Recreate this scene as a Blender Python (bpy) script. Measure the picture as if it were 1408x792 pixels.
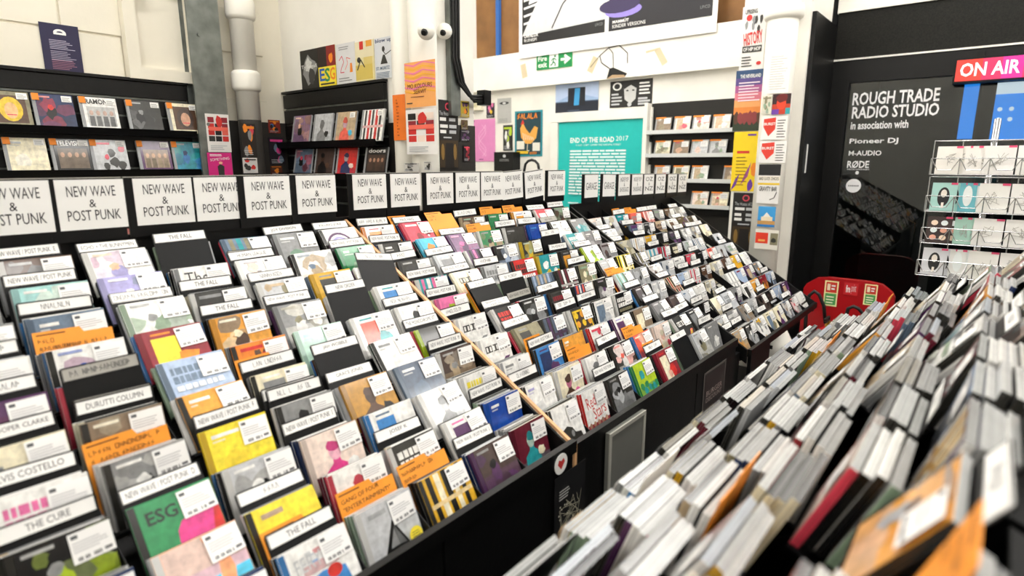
import bpy, math, random
from mathutils import Matrix, Vector

# ------------------------------------------------------------------ clear
for _o in list(bpy.data.objects):
    bpy.data.objects.remove(_o)
SC = bpy.context.scene
COL = SC.collection
RND = random.Random(11)

# ------------------------------------------------------------------ camera
CW, CH, FPX = 1408.0, 792.0, 820.0
CAMZ = 1.62
_vx, _vy = 1385.0 - CW/2, CH/2 - 224.0
_t = math.atan2(_vy, FPX)
_up = Vector((0, math.cos(_t), -math.sin(_t)))           # world up in (right, up, forward)
_X = Vector((_vx, _vy, FPX)); _X = (_X - _up*_X.dot(_up)).normalized()
_Y = Vector((_up.y*_X.z - _up.z*_X.y, _up.z*_X.x - _up.x*_X.z, _up.x*_X.y - _up.y*_X.x))
if _Y.x > 0: _Y = -_Y
CAM = Vector((0, 0, CAMZ))
_right = Vector((_X.x, _Y.x, _up.x)); _upw = Vector((_X.y, _Y.y, _up.y)); _fwd = Vector((_X.z, _Y.z, _up.z))
cam_data = bpy.data.cameras.new('camera')
cam = bpy.data.objects.new('camera', cam_data); COL.objects.link(cam)
cam.matrix_world = Matrix(((_right.x, _upw.x, -_fwd.x, 0), (_right.y, _upw.y, -_fwd.y, 0), (_right.z, _upw.z, -_fwd.z, CAMZ), (0, 0, 0, 1)))
cam_data.sensor_width = 36.0
cam_data.lens = FPX/CW*36.0
cam_data.clip_start = 0.02
cam_data.dof.use_dof = True
cam_data.dof.focus_distance = 2.5
cam_data.dof.aperture_fstop = 2.4
SC.camera = cam
def ray(x, y):
    return _right*(x - CW/2) + _upw*(CH/2 - y) + _fwd*FPX
def atX(x, y, X):
    r = ray(x, y); return CAM + r*(X/r.x)
def atY(x, y, Y):
    r = ray(x, y); return CAM + r*(Y/r.y)

# ------------------------------------------------------------------ world, exposure
w = bpy.data.worlds.new('world'); SC.world = w; w.use_nodes = True
w.node_tree.nodes['Background'].inputs[0].default_value = (0.9, 0.95, 1.0, 1)
w.node_tree.nodes['Background'].inputs[1].default_value = 0.15
SC.view_settings.view_transform = 'Standard'
SC.view_settings.look = 'None'
SC.view_settings.gamma = 1.0
SC.view_settings.use_curve_mapping = False
SC.view_settings.exposure = 0.06
LAMP_STRENGTH = 28.0

# ------------------------------------------------------------------ colours and materials
HEX = dict(white='f1f0ec', cream='efe6c8', silver='c4c6c8', grey='8b8c8c', charcoal='34332f', black='121212', slate='6a7d92', denim='5a6678',
           brown='5a4030', umber='4a3a34', sepia='8a7660', sand='c0a988', khaki='8a8468', ochre='b8862f', mustard='d9a92a', amber='e8a23c', gold='e6c130',
           yellow='f4df3a', lime='b6d02c', green='2f8a55', sage='8fa78c', mint='bfe3d2', aqua='a9dbd8', teal='2c9aa0', sky='4fbfe0', azure='3f86c8', blue='1e57b8',
           royal='1745a0', navy='22345f', powder='a9bcd8', lilac='a9a4d4', mauve='8a6a8c', plum='5a3560', purple='6a3aa0', magenta='e0408c', pink='e873a8',
           rose='d8465a', red='cf2f2a', crimson='8f2430', maroon='6a2030', coral='ee6a58', orange='ef8a26', peach='efb796', blush='f0dccf')
def srgb(h):
    out = []
    for i in (0, 2, 4):
        c = int(h[i:i+2], 16)/255.0
        out.append(c/12.92 if c <= 0.04045 else ((c + 0.055)/1.055)**2.4)
    return tuple(out)
LIN = {k: srgb(v) for k, v in HEX.items()}
def C(c):
    if isinstance(c, str):
        return LIN[c] if c in LIN else srgb(c)
    return c
def mixc(a, b, f):
    a, b = C(a), C(b); return tuple(a[i]*(1-f) + b[i]*f for i in range(3))

def pbsdf(name, base=None, rough=0.5, metal=0.0, coat=0.0, spec=0.5, attr=False, noise=0.0, nscale=40.0, bump=0.0, bscale=60.0, emit=None, estr=0.0):
    m = bpy.data.materials.new(name); m.use_nodes = True
    nt = m.node_tree; N = nt.nodes; L = nt.links
    b = N['Principled BSDF']
    b.inputs['Roughness'].default_value = rough
    b.inputs['Metallic'].default_value = metal
    b.inputs['Specular IOR Level'].default_value = spec
    if coat:
        b.inputs['Coat Weight'].default_value = coat
        b.inputs['Coat Roughness'].default_value = 0.08
    src = None
    if attr:
        a = N.new('ShaderNodeAttribute'); a.attribute_name = 'Col'; src = a.outputs['Color']
    else:
        b.inputs['Base Color'].default_value = (*C(base), 1)
    if noise or bump:
        tc = N.new('ShaderNodeTexCoord')
        tx = N.new('ShaderNodeTexNoise'); tx.inputs['Scale'].default_value = nscale; tx.inputs['Detail'].default_value = 6
        L.new(tc.outputs['Object'], tx.inputs['Vector'])
        if noise:
            mr = N.new('ShaderNodeMapRange'); mr.inputs[1].default_value = 0.3; mr.inputs[2].default_value = 0.7
            mr.inputs[3].default_value = 1 - noise; mr.inputs[4].default_value = 1 + noise*0.6
            L.new(tx.outputs['Fac'], mr.inputs[0])
            mx = N.new('ShaderNodeMix'); mx.data_type = 'RGBA'; mx.blend_type = 'MULTIPLY'; mx.inputs[0].default_value = 1.0
            if src: L.new(src, mx.inputs[6])
            else: mx.inputs[6].default_value = (*C(base), 1)
            L.new(mr.outputs[0], mx.inputs[7]); src = mx.outputs[2]
        if bump:
            t2 = N.new('ShaderNodeTexNoise'); t2.inputs['Scale'].default_value = bscale; t2.inputs['Detail'].default_value = 4
            L.new(tc.outputs['Object'], t2.inputs['Vector'])
            bp = N.new('ShaderNodeBump'); bp.inputs['Strength'].default_value = bump; bp.inputs['Distance'].default_value = 0.01
            L.new(t2.outputs['Fac'], bp.inputs['Height']); L.new(bp.outputs[0], b.inputs['Normal'])
    if src: L.new(src, b.inputs['Base Color'])
    if emit is not None:
        b.inputs['Emission Color'].default_value = (*C(emit), 1); b.inputs['Emission Strength'].default_value = estr
    return m

M = {}
M['cover'] = pbsdf('glossy_cover', rough=0.32, coat=0.35, attr=True, noise=0.30, nscale=55)
M['print'] = pbsdf('printed_paper', rough=0.55, attr=True, noise=0.04, nscale=20)
M['case'] = pbsdf('jewel_case_plastic', rough=0.22, attr=True, noise=0.10, nscale=30)
M['sticker'] = pbsdf('sticker_paper', rough=0.6, attr=True)
M['white'] = pbsdf('white_card', 'f2f1ee', rough=0.5)
M['paper'] = pbsdf('poster_paper', 'efede8', rough=0.55)
M['blackwood'] = pbsdf('black_painted_board', '0a0a0a', rough=0.42, spec=0.3, noise=0.3, nscale=9, bump=0.05, bscale=80)
M['blackplastic'] = pbsdf('black_plastic', '0b0b0c', rough=0.42, spec=0.25)
M['blackmatt'] = pbsdf('black_matt_paint', '16140f', rough=0.6, noise=0.35, nscale=7)
M['wainscot'] = pbsdf('dark_grey_painted_block', '2d2a26', rough=0.55, noise=0.3, nscale=6, bump=0.1, bscale=50)
M['pinewood'] = pbsdf('pale_pine_edge', 'd9a878', rough=0.5, noise=0.25, nscale=25)
M['wallcream'] = pbsdf('cream_painted_block', 'e9e3d2', rough=0.6, noise=0.06, nscale=4, bump=0.12, bscale=30)
M['wallwhite'] = pbsdf('white_painted_plaster', 'f2efe6', rough=0.6, noise=0.09, nscale=3, bump=0.08, bscale=25)
M['pipewhite'] = pbsdf('white_painted_iron', 'f3f0e6', rough=0.4, noise=0.05, nscale=5, bump=0.06, bscale=60)
M['steel'] = pbsdf('galvanised_steel', '7e837f', rough=0.42, metal=0.65, noise=0.35, nscale=14)
M['wire'] = pbsdf('chrome_wire', 'b8b8b8', rough=0.25, metal=0.9)
M['orange'] = pbsdf('orange_card', 'f3992c', rough=0.5, noise=0.10, nscale=12)
M['ink'] = pbsdf('black_ink', '1c1c20', rough=0.6)
M['inkblue'] = pbsdf('blue_ink', '30527a', rough=0.6)
M['greycard'] = pbsdf('grey_card', 'a9a69e', rough=0.5)
M['floor'] = pbsdf('concrete_floor', '4a4744', rough=0.45, noise=0.35, nscale=3, bump=0.05, bscale=30)
M['ceiling'] = pbsdf('ceiling_paint', 'e6e4de', rough=0.8, noise=0.04, nscale=3)
M['cardboard'] = pbsdf('brown_board', '8a6238', rough=0.7, noise=0.25, nscale=5)
M['red'] = pbsdf('red_plastic', 'a5141a', rough=0.28, noise=0.08, nscale=5)
M['redmetal'] = pbsdf('red_enamel', 'b5181c', rough=0.2, coat=0.3)
M['brass'] = pbsdf('brass', 'c09a40', rough=0.3, metal=0.9)
M['rubber'] = pbsdf('black_rubber', '0c0c0c', rough=0.55)
M['acrylic'] = pbsdf('pale_acrylic', 'd8dad8', rough=0.15)
M['tape'] = pbsdf('masking_tape', 'd3c4a2', rough=0.7)
M['speckle'] = pbsdf('black_flecked_board', '161510', rough=0.6, spec=0.25, noise=0.8, nscale=120)
M['studio'] = pbsdf('dark_studio_wall', '1d1d1f', rough=0.7, noise=0.2, nscale=4)
M['lamp'] = pbsdf('lamp_diffuser', 'ffffff', emit='fdfaf6', estr=LAMP_STRENGTH)
M['screen'] = pbsdf('blue_screen', '1a6fd0', rough=0.2, emit='2a8cf0', estr=1.5)
M['onair'] = pbsdf('lit_sign', rough=0.3, attr=True)
def _glass():
    m = bpy.data.materials.new('window_glass'); m.use_nodes = True
    nt = m.node_tree; nt.nodes.clear()
    o = nt.nodes.new('ShaderNodeOutputMaterial'); mix = nt.nodes.new('ShaderNodeMixShader')
    tr = nt.nodes.new('ShaderNodeBsdfTransparent'); gl = nt.nodes.new('ShaderNodeBsdfGlossy'); fr = nt.nodes.new('ShaderNodeFresnel')
    tr.inputs[0].default_value = (0.72, 0.76, 0.76, 1); gl.inputs['Roughness'].default_value = 0.01; fr.inputs[0].default_value = 1.6
    nt.links.new(fr.outputs[0], mix.inputs[0]); nt.links.new(tr.outputs[0], mix.inputs[1]); nt.links.new(gl.outputs[0], mix.inputs[2]); nt.links.new(mix.outputs[0], o.inputs[0])
    return m
M['glass'] = _glass()

# ------------------------------------------------------------------ mesh helpers
class MB:
    """collects polygons with one colour each; build() links them as one mesh object"""
    def __init__(s): s.v = []; s.f = []; s.c = []
    def face(s, pts, col=(1, 1, 1)):
        n = len(s.v); s.v.extend([tuple(p) for p in pts]); s.f.append(tuple(range(n, n+len(pts)))); s.c.append(C(col))
    def box(s, x0, x1, y0, y1, z0, z1, col=(1, 1, 1), top=None, left=None, front=None):
        n = len(s.v)
        s.v.extend([(x0, y0, z0), (x1, y0, z0), (x1, y1, z0), (x0, y1, z0), (x0, y0, z1), (x1, y0, z1), (x1, y1, z1), (x0, y1, z1)])
        col = C(col)
        for q, cc in (((0, 3, 2, 1), col), ((4, 5, 6, 7), top), ((0, 1, 5, 4), front), ((1, 2, 6, 5), left), ((2, 3, 7, 6), col), ((3, 0, 4, 7), left)):
            s.f.append(tuple(n+i for i in q)); s.c.append(C(cc) if cc is not None else col)
    def prism(s, poly, axis, a, b, col=(1, 1, 1)):
        """poly of (p,q): axis x -> (y,z), axis y -> (x,z), axis z -> (x,y)"""
        def P(p, q, t): return {'x': (t, p, q), 'y': (p, t, q), 'z': (p, q, t)}[axis]
        n = len(s.v); k = len(poly); col = C(col)
        s.v.extend([P(p, q, a) for p, q in poly] + [P(p, q, b) for p, q in poly])
        s.f.append(tuple(n+i for i in range(k))); s.f.append(tuple(n+k+i for i in reversed(range(k)))); s.c += [col, col]
        for i in range(k):
            j = (i+1) % k; s.f.append((n+i, n+k+i, n+k+j, n+j)); s.c.append(col)
    def tube(s, path, r, seg=8, col=(1, 1, 1), cap=True):
        """path of points, r a number or list"""
        P = [Vector(p) for p in path]; n = len(P); base = len(s.v); col = C(col)
        R = r if isinstance(r, (list, tuple)) else [r]*n
        prev = None
        for i in range(n):
            t = (P[min(i+1, n-1)] - P[max(i-1, 0)]).normalized()
            if prev is None:
                a = Vector((0, 0, 1)) if abs(t.z) < 0.9 else Vector((1, 0, 0)); u = t.cross(a).normalized()
            else:
                u = (prev - t*prev.dot(t)).normalized()
            prev = u; v = t.cross(u)
            for k in range(seg):
                an = 2*math.pi*k/seg
                s.v.append(tuple(P[i] + (u*math.cos(an) + v*math.sin(an))*R[i]))
        for i in range(n-1):
            for k in range(seg):
                k2 = (k+1) % seg
                s.f.append((base+i*seg+k, base+i*seg+k2, base+(i+1)*seg+k2, base+(i+1)*seg+k)); s.c.append(col)
        if cap:
            s.f.append(tuple(base+k for k in reversed(range(seg)))); s.f.append(tuple(base+(n-1)*seg+k for k in range(seg))); s.c += [col, col]
    def add(s, other, mat=None):
        n = len(s.v)
        s.v.extend([tuple(mat @ Vector(p)) for p in other.v] if mat is not None else other.v)
        s.f.extend([tuple(n+i for i in f) for f in other.f]); s.c.extend(other.c)
    def mesh(s, name, mat, smooth=False):
        me = bpy.data.meshes.new(name)
        me.from_pydata(s.v, [], s.f); me.update()
        at = me.color_attributes.new('Col', 'FLOAT_COLOR', 'CORNER')
        flat = []
        for f, c in zip(s.f, s.c): flat.extend((c[0], c[1], c[2], 1.0)*len(f))
        at.data.foreach_set('color', flat)
        for m in (mat if isinstance(mat, list) else [mat]): me.materials.append(m)
        if smooth:
            me.polygons.foreach_set('use_smooth', [True]*len(me.polygons))
        return me
    def build(s, name, mat, parent=None, mw=None, smooth=False):
        return link(name, s.mesh(name, mat, smooth), parent, mw)
def link(name, data, parent=None, mw=None):
    o = bpy.data.objects.new(name, data); COL.objects.link(o)
    if parent is not None: o.parent = parent
    if mw is not None: o.matrix_local = mw
    return o
def tag(o, label, cat, group=None, kind=None):
    o['label'] = label; o['category'] = cat
    if group: o['group'] = group
    if kind: o['kind'] = kind
    return o
def struct(o, label=None):
    o['kind'] = 'structure'
    if label: o['label'] = label; o['category'] = 'structure'
    return o
def empty(name, mw=None):
    o = bpy.data.objects.new(name, None); COL.objects.link(o); o.empty_display_size = 0.05
    if mw is not None: o.matrix_local = mw
    return o
def T(x, y, z): return Matrix.Translation((x, y, z))
def RZ(d): return Matrix.Rotation(math.radians(d), 4, 'Z')
def RX(d): return Matrix.Rotation(math.radians(d), 4, 'X')
def RY(d): return Matrix.Rotation(math.radians(d), 4, 'Y')
def boxobj(name, mat, x0, x1, y0, y1, z0, z1, parent=None, mw=None):
    b = MB(); b.box(x0, x1, y0, y1, z0, z1); return b.build(name, mat, parent, mw)

# ------------------------------------------------------------------ lettering
_tc = {}
def glyphs(s, bold=False):
    """flat lettering as polygons, cap height about 1, origin bottom left"""
    k = (s, bold)
    if k in _tc: return _tc[k]
    cu = bpy.data.curves.new('t', 'FONT'); cu.body = s; cu.resolution_u = 2; cu.fill_mode = 'FRONT'
    cu.offset = 0.022 if bold else 0.0
    ob = bpy.data.objects.new('t', cu); COL.objects.link(ob)
    dg = bpy.context.evaluated_depsgraph_get()
    me = bpy.data.meshes.new_from_object(ob.evaluated_get(dg))
    vs = [v.co.copy() for v in me.vertices]; fs = [tuple(p.vertices) for p in me.polygons]
    bpy.data.objects.remove(ob); bpy.data.curves.remove(cu); bpy.data.meshes.remove(me)
    if vs:
        x0 = min(v.x for v in vs); x1 = max(v.x for v in vs); y0 = min(v.y for v in vs); y1 = max(v.y for v in vs)
    else: x0 = y0 = 0; x1 = y1 = 1
    _tc[k] = (vs, fs, x0, x1, y0, y1); return _tc[k]

class PR(MB):
    """flat print on a sheet w x h in its local x-z plane, facing -y; every layer lies a hair in front of the last"""
    def __init__(s, w, h, u0=0.0, v0=0.0, d=0.00012, y=0.0):
        super().__init__(); s.w = w; s.h = h; s.o = (u0, v0); s.d = d; s.y = y
    def P(s, u, v): return (s.o[0] + u*s.w, s.y, s.o[1] + v*s.h)
    def layer(s): s.y -= s.d
    def rect(s, a, b, c, d, col):
        s.layer(); s.face([s.P(a, b), s.P(c, b), s.P(c, d), s.P(a, d)], col)
    def poly(s, pts, col):
        s.layer(); s.face([s.P(u, v) for u, v in pts], col)
    def ell(s, cu, cv, ru, rv, col, n=18, a0=0, a1=360):
        s.layer(); s.face([s.P(cu + ru*math.cos(math.radians(a0 + (a1-a0)*i/n)), cv + rv*math.sin(math.radians(a0 + (a1-a0)*i/n))) for i in range(n if a1-a0 >= 360 else n+1)], col)
    def blob(s, cu, cv, r, col, rng, n=11, asp=1.0):
        s.layer(); ph = rng.random()*6
        s.face([s.P(min(1, max(0, cu + r*asp*(0.7+0.5*rng.random())*math.cos(ph + 6.283*i/n))), min(1, max(0, cv + r*(0.7+0.5*rng.random())*math.sin(ph + 6.283*i/n)))) for i in range(n)], col)
    def line(s, pts, wd, col):
        """polyline of width wd metres"""
        s.layer()
        Q = [Vector((s.o[0] + u*s.w, s.o[1] + v*s.h)) for u, v in pts]
        for a, b in zip(Q[:-1], Q[1:]):
            d = b - a
            if d.length < 1e-6: continue
            n = Vector((-d.y, d.x)).normalized()*wd/2
            s.face([(a.x+n.x, s.y, a.y+n.y), (a.x-n.x, s.y, a.y-n.y), (b.x-n.x, s.y, b.y-n.y), (b.x+n.x, s.y, b.y+n.y)][::-1], col)
    def text(s, t, u0, v0, u1, v1, col, bold=False, rot=0.0, keep=False):
        """text filling the rectangle (keep: keep proportions, left aligned)"""
        vs, fs, x0, x1, y0, y1 = glyphs(t, bold)
        s.layer(); W = (u1-u0)*s.w; H = (v1-v0)*s.h
        sx = W/max(1e-6, x1-x0); sy = H/max(1e-6, y1-y0)
        if keep: sx = sy = min(sx, sy)
        n = len(s.v); col = C(col); cr, sr = math.cos(rot), math.sin(rot)
        cx, cz = W/2, H/2
        for v in vs:
            a, b = (v.x-x0)*sx - cx, (v.y-y0)*sy - cz
            s.v.append((s.o[0] + u0*s.w + cx + a*cr - b*sr, s.y, s.o[1] + v0*s.h + cz + a*sr + b*cr))
        for f in fs: s.f.append(tuple(n+i for i in f)); s.c.append(col)
    def lines(s, n, u0, v0, u1, v1, col, rng, fill=0.5):
        """rows of tiny print too small to read"""
        dv = (v1-v0)/n; s.layer()
        for i in range(n):
            y = v0 + dv*i; ln = u0 + (u1-u0)*(0.65 + 0.35*rng.random())
            s.face([s.P(u0, y), s.P(ln, y), s.P(ln, y+dv*fill), s.P(u0, y+dv*fill)], col)
    def scribble(s, nch, u0, v0, u1, v1, wd, col, rng):
        """unreadable felt-pen writing"""
        cw = (u1-u0)/nch
        for i in range(nch):
            if rng.random() < 0.12: continue
            a = u0 + cw*i; b = a + cw*0.68; k = rng.randrange(6); m = (v0+v1)/2
            P = {0: [(a, v0), (a, v1), (b, m), (a, m)], 1: [(a, v1), (a, v0), (b, v0)], 2: [(a, v0), ((a+b)/2, v1), (b, v0)], 3: [(b, v1), (a, m), (b, m*0.9+v0*0.1), (a, v0)],
                 4: [(a, v0), (a, v1), (b, v0), (b, v1)], 5: [(a, v1), (b, v1), (b, v0), (a, v0), (a, v1)]}[k]
            s.line(P, wd, col)
# ------------------------------------------------------------------ compact discs
def case_mb(top, spine, body):
    b = MB()
    b.box(-0.071, 0.071, 0.0, 0.0040, 0.0, 0.1245, body, top=top, left=spine, front=body)
    b.box(-0.0703, 0.0703, 0.0044, 0.0102, 0.0004, 0.1240, mixc(body, 'black', 0.4), top=mixc(top, 'grey', 0.35), left=mixc(spine, 'black', 0.25))
    b.face([(-0.0705, -0.0002, 0.001), (-0.0585, -0.0002, 0.001), (-0.0585, -0.0002, 0.1235), (-0.0705, -0.0002, 0.1235)], mixc(spine, 'black', 0.45))
    return b
def sticker_mb(rng):
    p = PR(0.06, 0.05, y=0.0)
    p.rect(0, 0, 1, 1, 'f4f3f1')
    p.rect(0.06, 0.80, 0.22, 0.92, '55575a')
    p.lines(4, 0.06, 0.36, 0.92, 0.74, 'b9b9ba', rng, 0.35)
    for i in range(14):
        if rng.random() < 0.8: p.face([p.P(0.12 + i*0.04, 0.07), p.P(0.145 + i*0.04 + 0.006*rng.random(), 0.07), p.P(0.145 + i*0.04, 0.19), p.P(0.12 + i*0.04, 0.19)], '3a3a3c')
    p.rect(0.74, 0.10, 0.92, 0.20, '6b6b6e')
    return p
STICK = [sticker_mb(random.Random(i)) for i in range(4)]
def cover_mb(style, c1, c2, c3, rng):
    p = PR(0.1275, 0.1205, -0.0575, 0.002, y=-0.0003)
    r = rng.random
    p.rect(0, 0, 1, 1, c1)
    if style == 'plain':
        p.rect(0.06, 0.84, 0.06 + 0.3*r() + 0.15, 0.90, c3)
        p.rect(0.06, 0.77, 0.06 + 0.2*r() + 0.10, 0.80, mixc(c1, c3, 0.6))
        p.blob(0.35, 0.35, 0.22, mixc(c1, c2, 0.5), rng)
    elif style == 'photo':
        p.rect(0, 0, 1, 0.3 + 0.2*r(), mixc(c1, c2, 0.35))
        for i in range(7):
            p.blob(r(), r()*0.9, 0.10 + 0.16*r(), mixc(mixc(c1, c2, r()), c3, 0.5*r()), rng, 12, 0.8 + 0.8*r())
        p.blob(0.3 + 0.2*r(), 0.45, 0.20, mixc(c2, 'black', 0.2), rng, 14, 0.7); p.blob(0.35, 0.62, 0.09, c3, rng, 12)
        p.rect(0.05, 0.9, 0.38, 0.95, mixc(c3, 'white', 0.3))
    elif style == 'panel':
        p.rect(0.10, 0.10, 0.52, 0.84, c2); p.blob(0.62, 0.34, 0.20, c3, rng, 10); p.blob(0.40, 0.25, 0.13, mixc(c2, c3, 0.5), rng, 10)
        p.rect(0.12, 0.90, 0.45, 0.94, c3)
    elif style == 'type':
        for i, (a, b) in enumerate(((0.72, 0.86), (0.54, 0.68), (0.38, 0.48))):
            u = 0.06
            while u < 0.85:
                wd = 0.05 + 0.07*r(); p.rect(u, a, min(0.93, u + wd), b, c2 if i < 2 else c3); u += wd + 0.025
        p.rect(0.06, 0.08, 0.5, 0.26, mixc(c1, c3, 0.5))
    elif style == 'thetype':
        p.text('The', 0.08, 0.62, 0.55, 0.90, c3); p.lines(5, 0.10, 0.1, 0.9, 0.5, c2, rng, 0.4)
    elif style == 'scripttype':
        p.text('Red', 0.12, 0.55, 0.52, 0.85, c2, rot=0.12); p.text('Stars', 0.32, 0.25, 0.90, 0.56, c2, rot=0.12); p.rect(0, 0, 1, 0.14, c3)
        for i in range(5): p.ell(0.12 + 0.18*i, 0.12, 0.06, 0.07, mixc('peach', 'charcoal', 0.3 + 0.4*r()))
    elif style == 'boxtype':
        p.rect(0.10, 0.62, 0.34, 0.80, c2); p.rect(0.38, 0.62, 0.62, 0.80, c2)
        for i in range(4): p.rect(0.13 + 0.12*i, 0.65, 0.19 + 0.12*i, 0.77, c1)
        p.poly([(0.40, 0.10), (0.62, 0.10), (0.90, 0.40), (0.72, 0.40)], c3); p.poly([(0.46, 0.10), (0.56, 0.10), (0.80, 0.34), (0.72, 0.34)], 'lime')
    elif style == 'figure':
        p.rect(0, 0, 1, 0.2, mixc(c1, c2, 0.25)); x = 0.36 + 0.1*r()
        p.poly([(x-0.26, 0.0), (x-0.24, 0.30), (x-0.08, 0.42), (x-0.07, 0.50), (x+0.07, 0.50), (x+0.08, 0.42), (x+0.24, 0.30), (x+0.28, 0.0)], c2)
        p.ell(x, 0.62, 0.12, 0.16, mixc(c2, c3, 0.45)); p.blob(x, 0.72, 0.11, mixc(c2, 'black', 0.3), rng, 10, 1.2)
        p.blob(x+0.3, 0.3, 0.12, c3, rng)
    elif style == 'stripe':
        n = 5
        for i in range(n): p.rect(0.06 + i*0.18, 0, 0.06 + i*0.18 + 0.09 + 0.04*r(), 1, (c2, c3)[i % 2] if i else c2)
        p.rect(0.0, 0.42, 1, 0.50, mixc(c1, c3, 0.5))
    elif style == 'splash':
        for i in range(8): p.blob(0.1 + 0.75*r(), 0.15 + 0.75*r(), 0.05 + 0.13*r(), (c2, c3)[i % 3 == 2], rng, 9, 0.8)
        p.rect(0.06, 0.86, 0.5, 0.93, c3)
    elif style == 'swirl':
        for i in range(6):
            p.ell(0.38, 0.45, 0.40 - 0.06*i, 0.44 - 0.07*i, (c2, c1, c3, c1)[i % 4], 20)
        p.blob(0.8, 0.3, 0.2, c2, rng)
    elif style == 'dot':
        p.rect(0.05, 0.05, 0.9, 0.9, mixc(c1, 'black', 0.2)); p.ell(0.78, 0.62, 0.16, 0.17, c2); p.lines(3, 0.68, 0.54, 0.9, 0.7, mixc(c2, 'white', 0.5), rng)
    elif style == 'emblem':
        p.lines(6, 0.06, 0.2, 0.28, 0.8, c2, rng); p.ell(0.48, 0.42, 0.12, 0.12, c3); p.ell(0.48, 0.42, 0.08, 0.08, c1); p.rect(0.40, 0.28, 0.56, 0.34, c3)
    elif style == 'blob':
        p.poly([(0.10, 0.02), (0.10, 0.26), (0.22, 0.42), (0.40, 0.48), (0.58, 0.40), (0.66, 0.26), (0.86, 0.22), (0.92, 0.02)], c2); p.ell(0.55, 0.26, 0.06, 0.08, c3)
    elif style == 'pyramid':
        p.poly([(0.22, 0.16), (0.72, 0.16), (0.50, 0.66)], c2); p.poly([(0.34, 0.22), (0.52, 0.22), (0.49, 0.52)], c3); p.poly([(0.52, 0.22), (0.66, 0.20), (0.50, 0.56)], mixc(c2, c3, 0.5))
        p.rect(0.1, 0.82, 0.44, 0.90, mixc(c1, c3, 0.6))
    elif style == 'beach':
        p.rect(0, 0.55, 1, 1, mixc(c1, c2, 0.25)); p.rect(0, 0.40, 1, 0.56, mixc(c1, 'lilac', 0.5)); p.rect(0, 0.16, 1, 0.40, c2)
        p.poly([(0.55, 0.05), (0.62, 0.55), (0.50, 0.98), (0.72, 0.98), (0.80, 0.4), (0.72, 0.05)], mixc('orange', c1, 0.5)); p.poly([(0, 0), (1, 0), (1, 0.10), (0.6, 0.22), (0.3, 0.10), (0, 0.18)], c3)
    elif style == 'flower':
        p.rect(0, 0, 1, 0.35, mixc(c1, 'green', 0.5))
        for i in range(7): p.blob(0.12 + 0.13*i + 0.04*r(), 0.18 + 0.25*r(), 0.11, (c2, c3)[i % 2], rng, 9)
        p.blob(0.3, 0.66, 0.16, c3, rng, 10)
    elif style == 'ornate':
        p.rect(0.06, 0.06, 0.94, 0.94, c2); p.rect(0.12, 0.12, 0.88, 0.88, mixc(c1, 'brown', 0.5))
        for i in range(9): p.ell(0.2 + 0.3*(i % 3), 0.22 + 0.28*(i//3), 0.10, 0.11, (c2, c3)[i % 2], 8)
    elif style == 'collage':
        for i in range(9): p.rect(0.05 + 0.9*r()*0.7, 0.5 + 0.35*r(), 0.25 + 0.7*r(), 0.62 + 0.3*r(), mixc('silver', ('white', c2, c3)[i % 3], r()))
        p.poly([(0.10, 0.0), (0.06, 0.42), (0.45, 0.52), (0.80, 0.44), (0.86, 0.0)], c2); p.text('THE', 0.26, 0.06, 0.70, 0.28, 'white', bold=True); p.ell(0.62, 0.44, 0.12, 0.10, c3)
        p.text('FERY', 0.08, 0.62, 0.5, 0.84, 'silver')
    elif style == 'esg':
        p.poly([(0.42, 0.0), (1, 0.0), (1, 0.62), (0.66, 0.62), (0.48, 0.56), (0.40, 0.44), (0.38, 0.28)], c2)
        p.poly([(0.84, 0.24), (1.0, 0.24), (1, 0.56), (0.92, 0.56)], 'red'); p.text('ESG', 0.08, 0.66, 0.48, 0.86, '22302a', bold=True); p.rect(0, 0, 1, 0.05, mixc(c1, 'black', 0.15))
    elif style == 'words':                       # words given in c3
        p.rect(0.08, 0.10, 0.92, 0.72, mixc(c1, c2, 0.6))
        for i in range(4):
            x = 0.2 + 0.2*i; p.poly([(x-0.08, 0.10), (x-0.07, 0.42), (x+0.07, 0.42), (x+0.08, 0.10)], mixc(c2, 'black', 0.3 + 0.4*r())); p.ell(x, 0.52, 0.06, 0.08, mixc(c2, 'peach', 0.4))
        p.text(c3, 0.08, 0.80, 0.92, 0.96, 'white' if sum(C(c1)) < 1.2 else 'charcoal', bold=True)
    elif style == 'frame':
        p.rect(0.10, 0.10, 0.90, 0.90, c2); p.ell(0.5, 0.5, 0.30, 0.36, c3, 16); p.ell(0.5, 0.46, 0.17, 0.24, mixc(c3, 'peach', 0.7), 14); p.rect(0.38, 0.32, 0.62, 0.35, 'rose')
    return p

PALETTE = ['white']*8 + ['silver']*6 + ['grey']*6 + ['charcoal']*5 + ['black']*2 + ['cream']*3 + ['sand']*2 + ['khaki', 'sage', 'slate', 'denim', 'umber', 'brown', 'sepia', 'blush', 'powder'] + ['rose', 'coral', 'amber', 'teal', 'plum', 'crimson', 'mustard']
STYLES = ['photo']*4 + ['panel', 'plain', 'figure', 'type', 'stripe', 'splash']
TOPS = ['bcbcb9']*4 + ['a6a7a5']*4 + ['8e8e8c']*3 + ['d2d1cc']*2 + ['6c6c6e']*2 + ['bcb4a6', '3a3a3c', 'a2a8b0', '88847a', '565656']
SPINES = ['white']*4 + ['silver']*3 + ['charcoal']*3 + ['black']*2 + ['slate', 'plum', 'azure', 'rose', 'mustard', 'cream', 'grey', 'navy', 'maroon', 'sage']
class Disc:
    __slots__ = ('mw', 'top', 'spine', 'body', 'cover', 'words', 'seed', 'sticker', 'label', 'score', 'round')
DISCS = []
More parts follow.
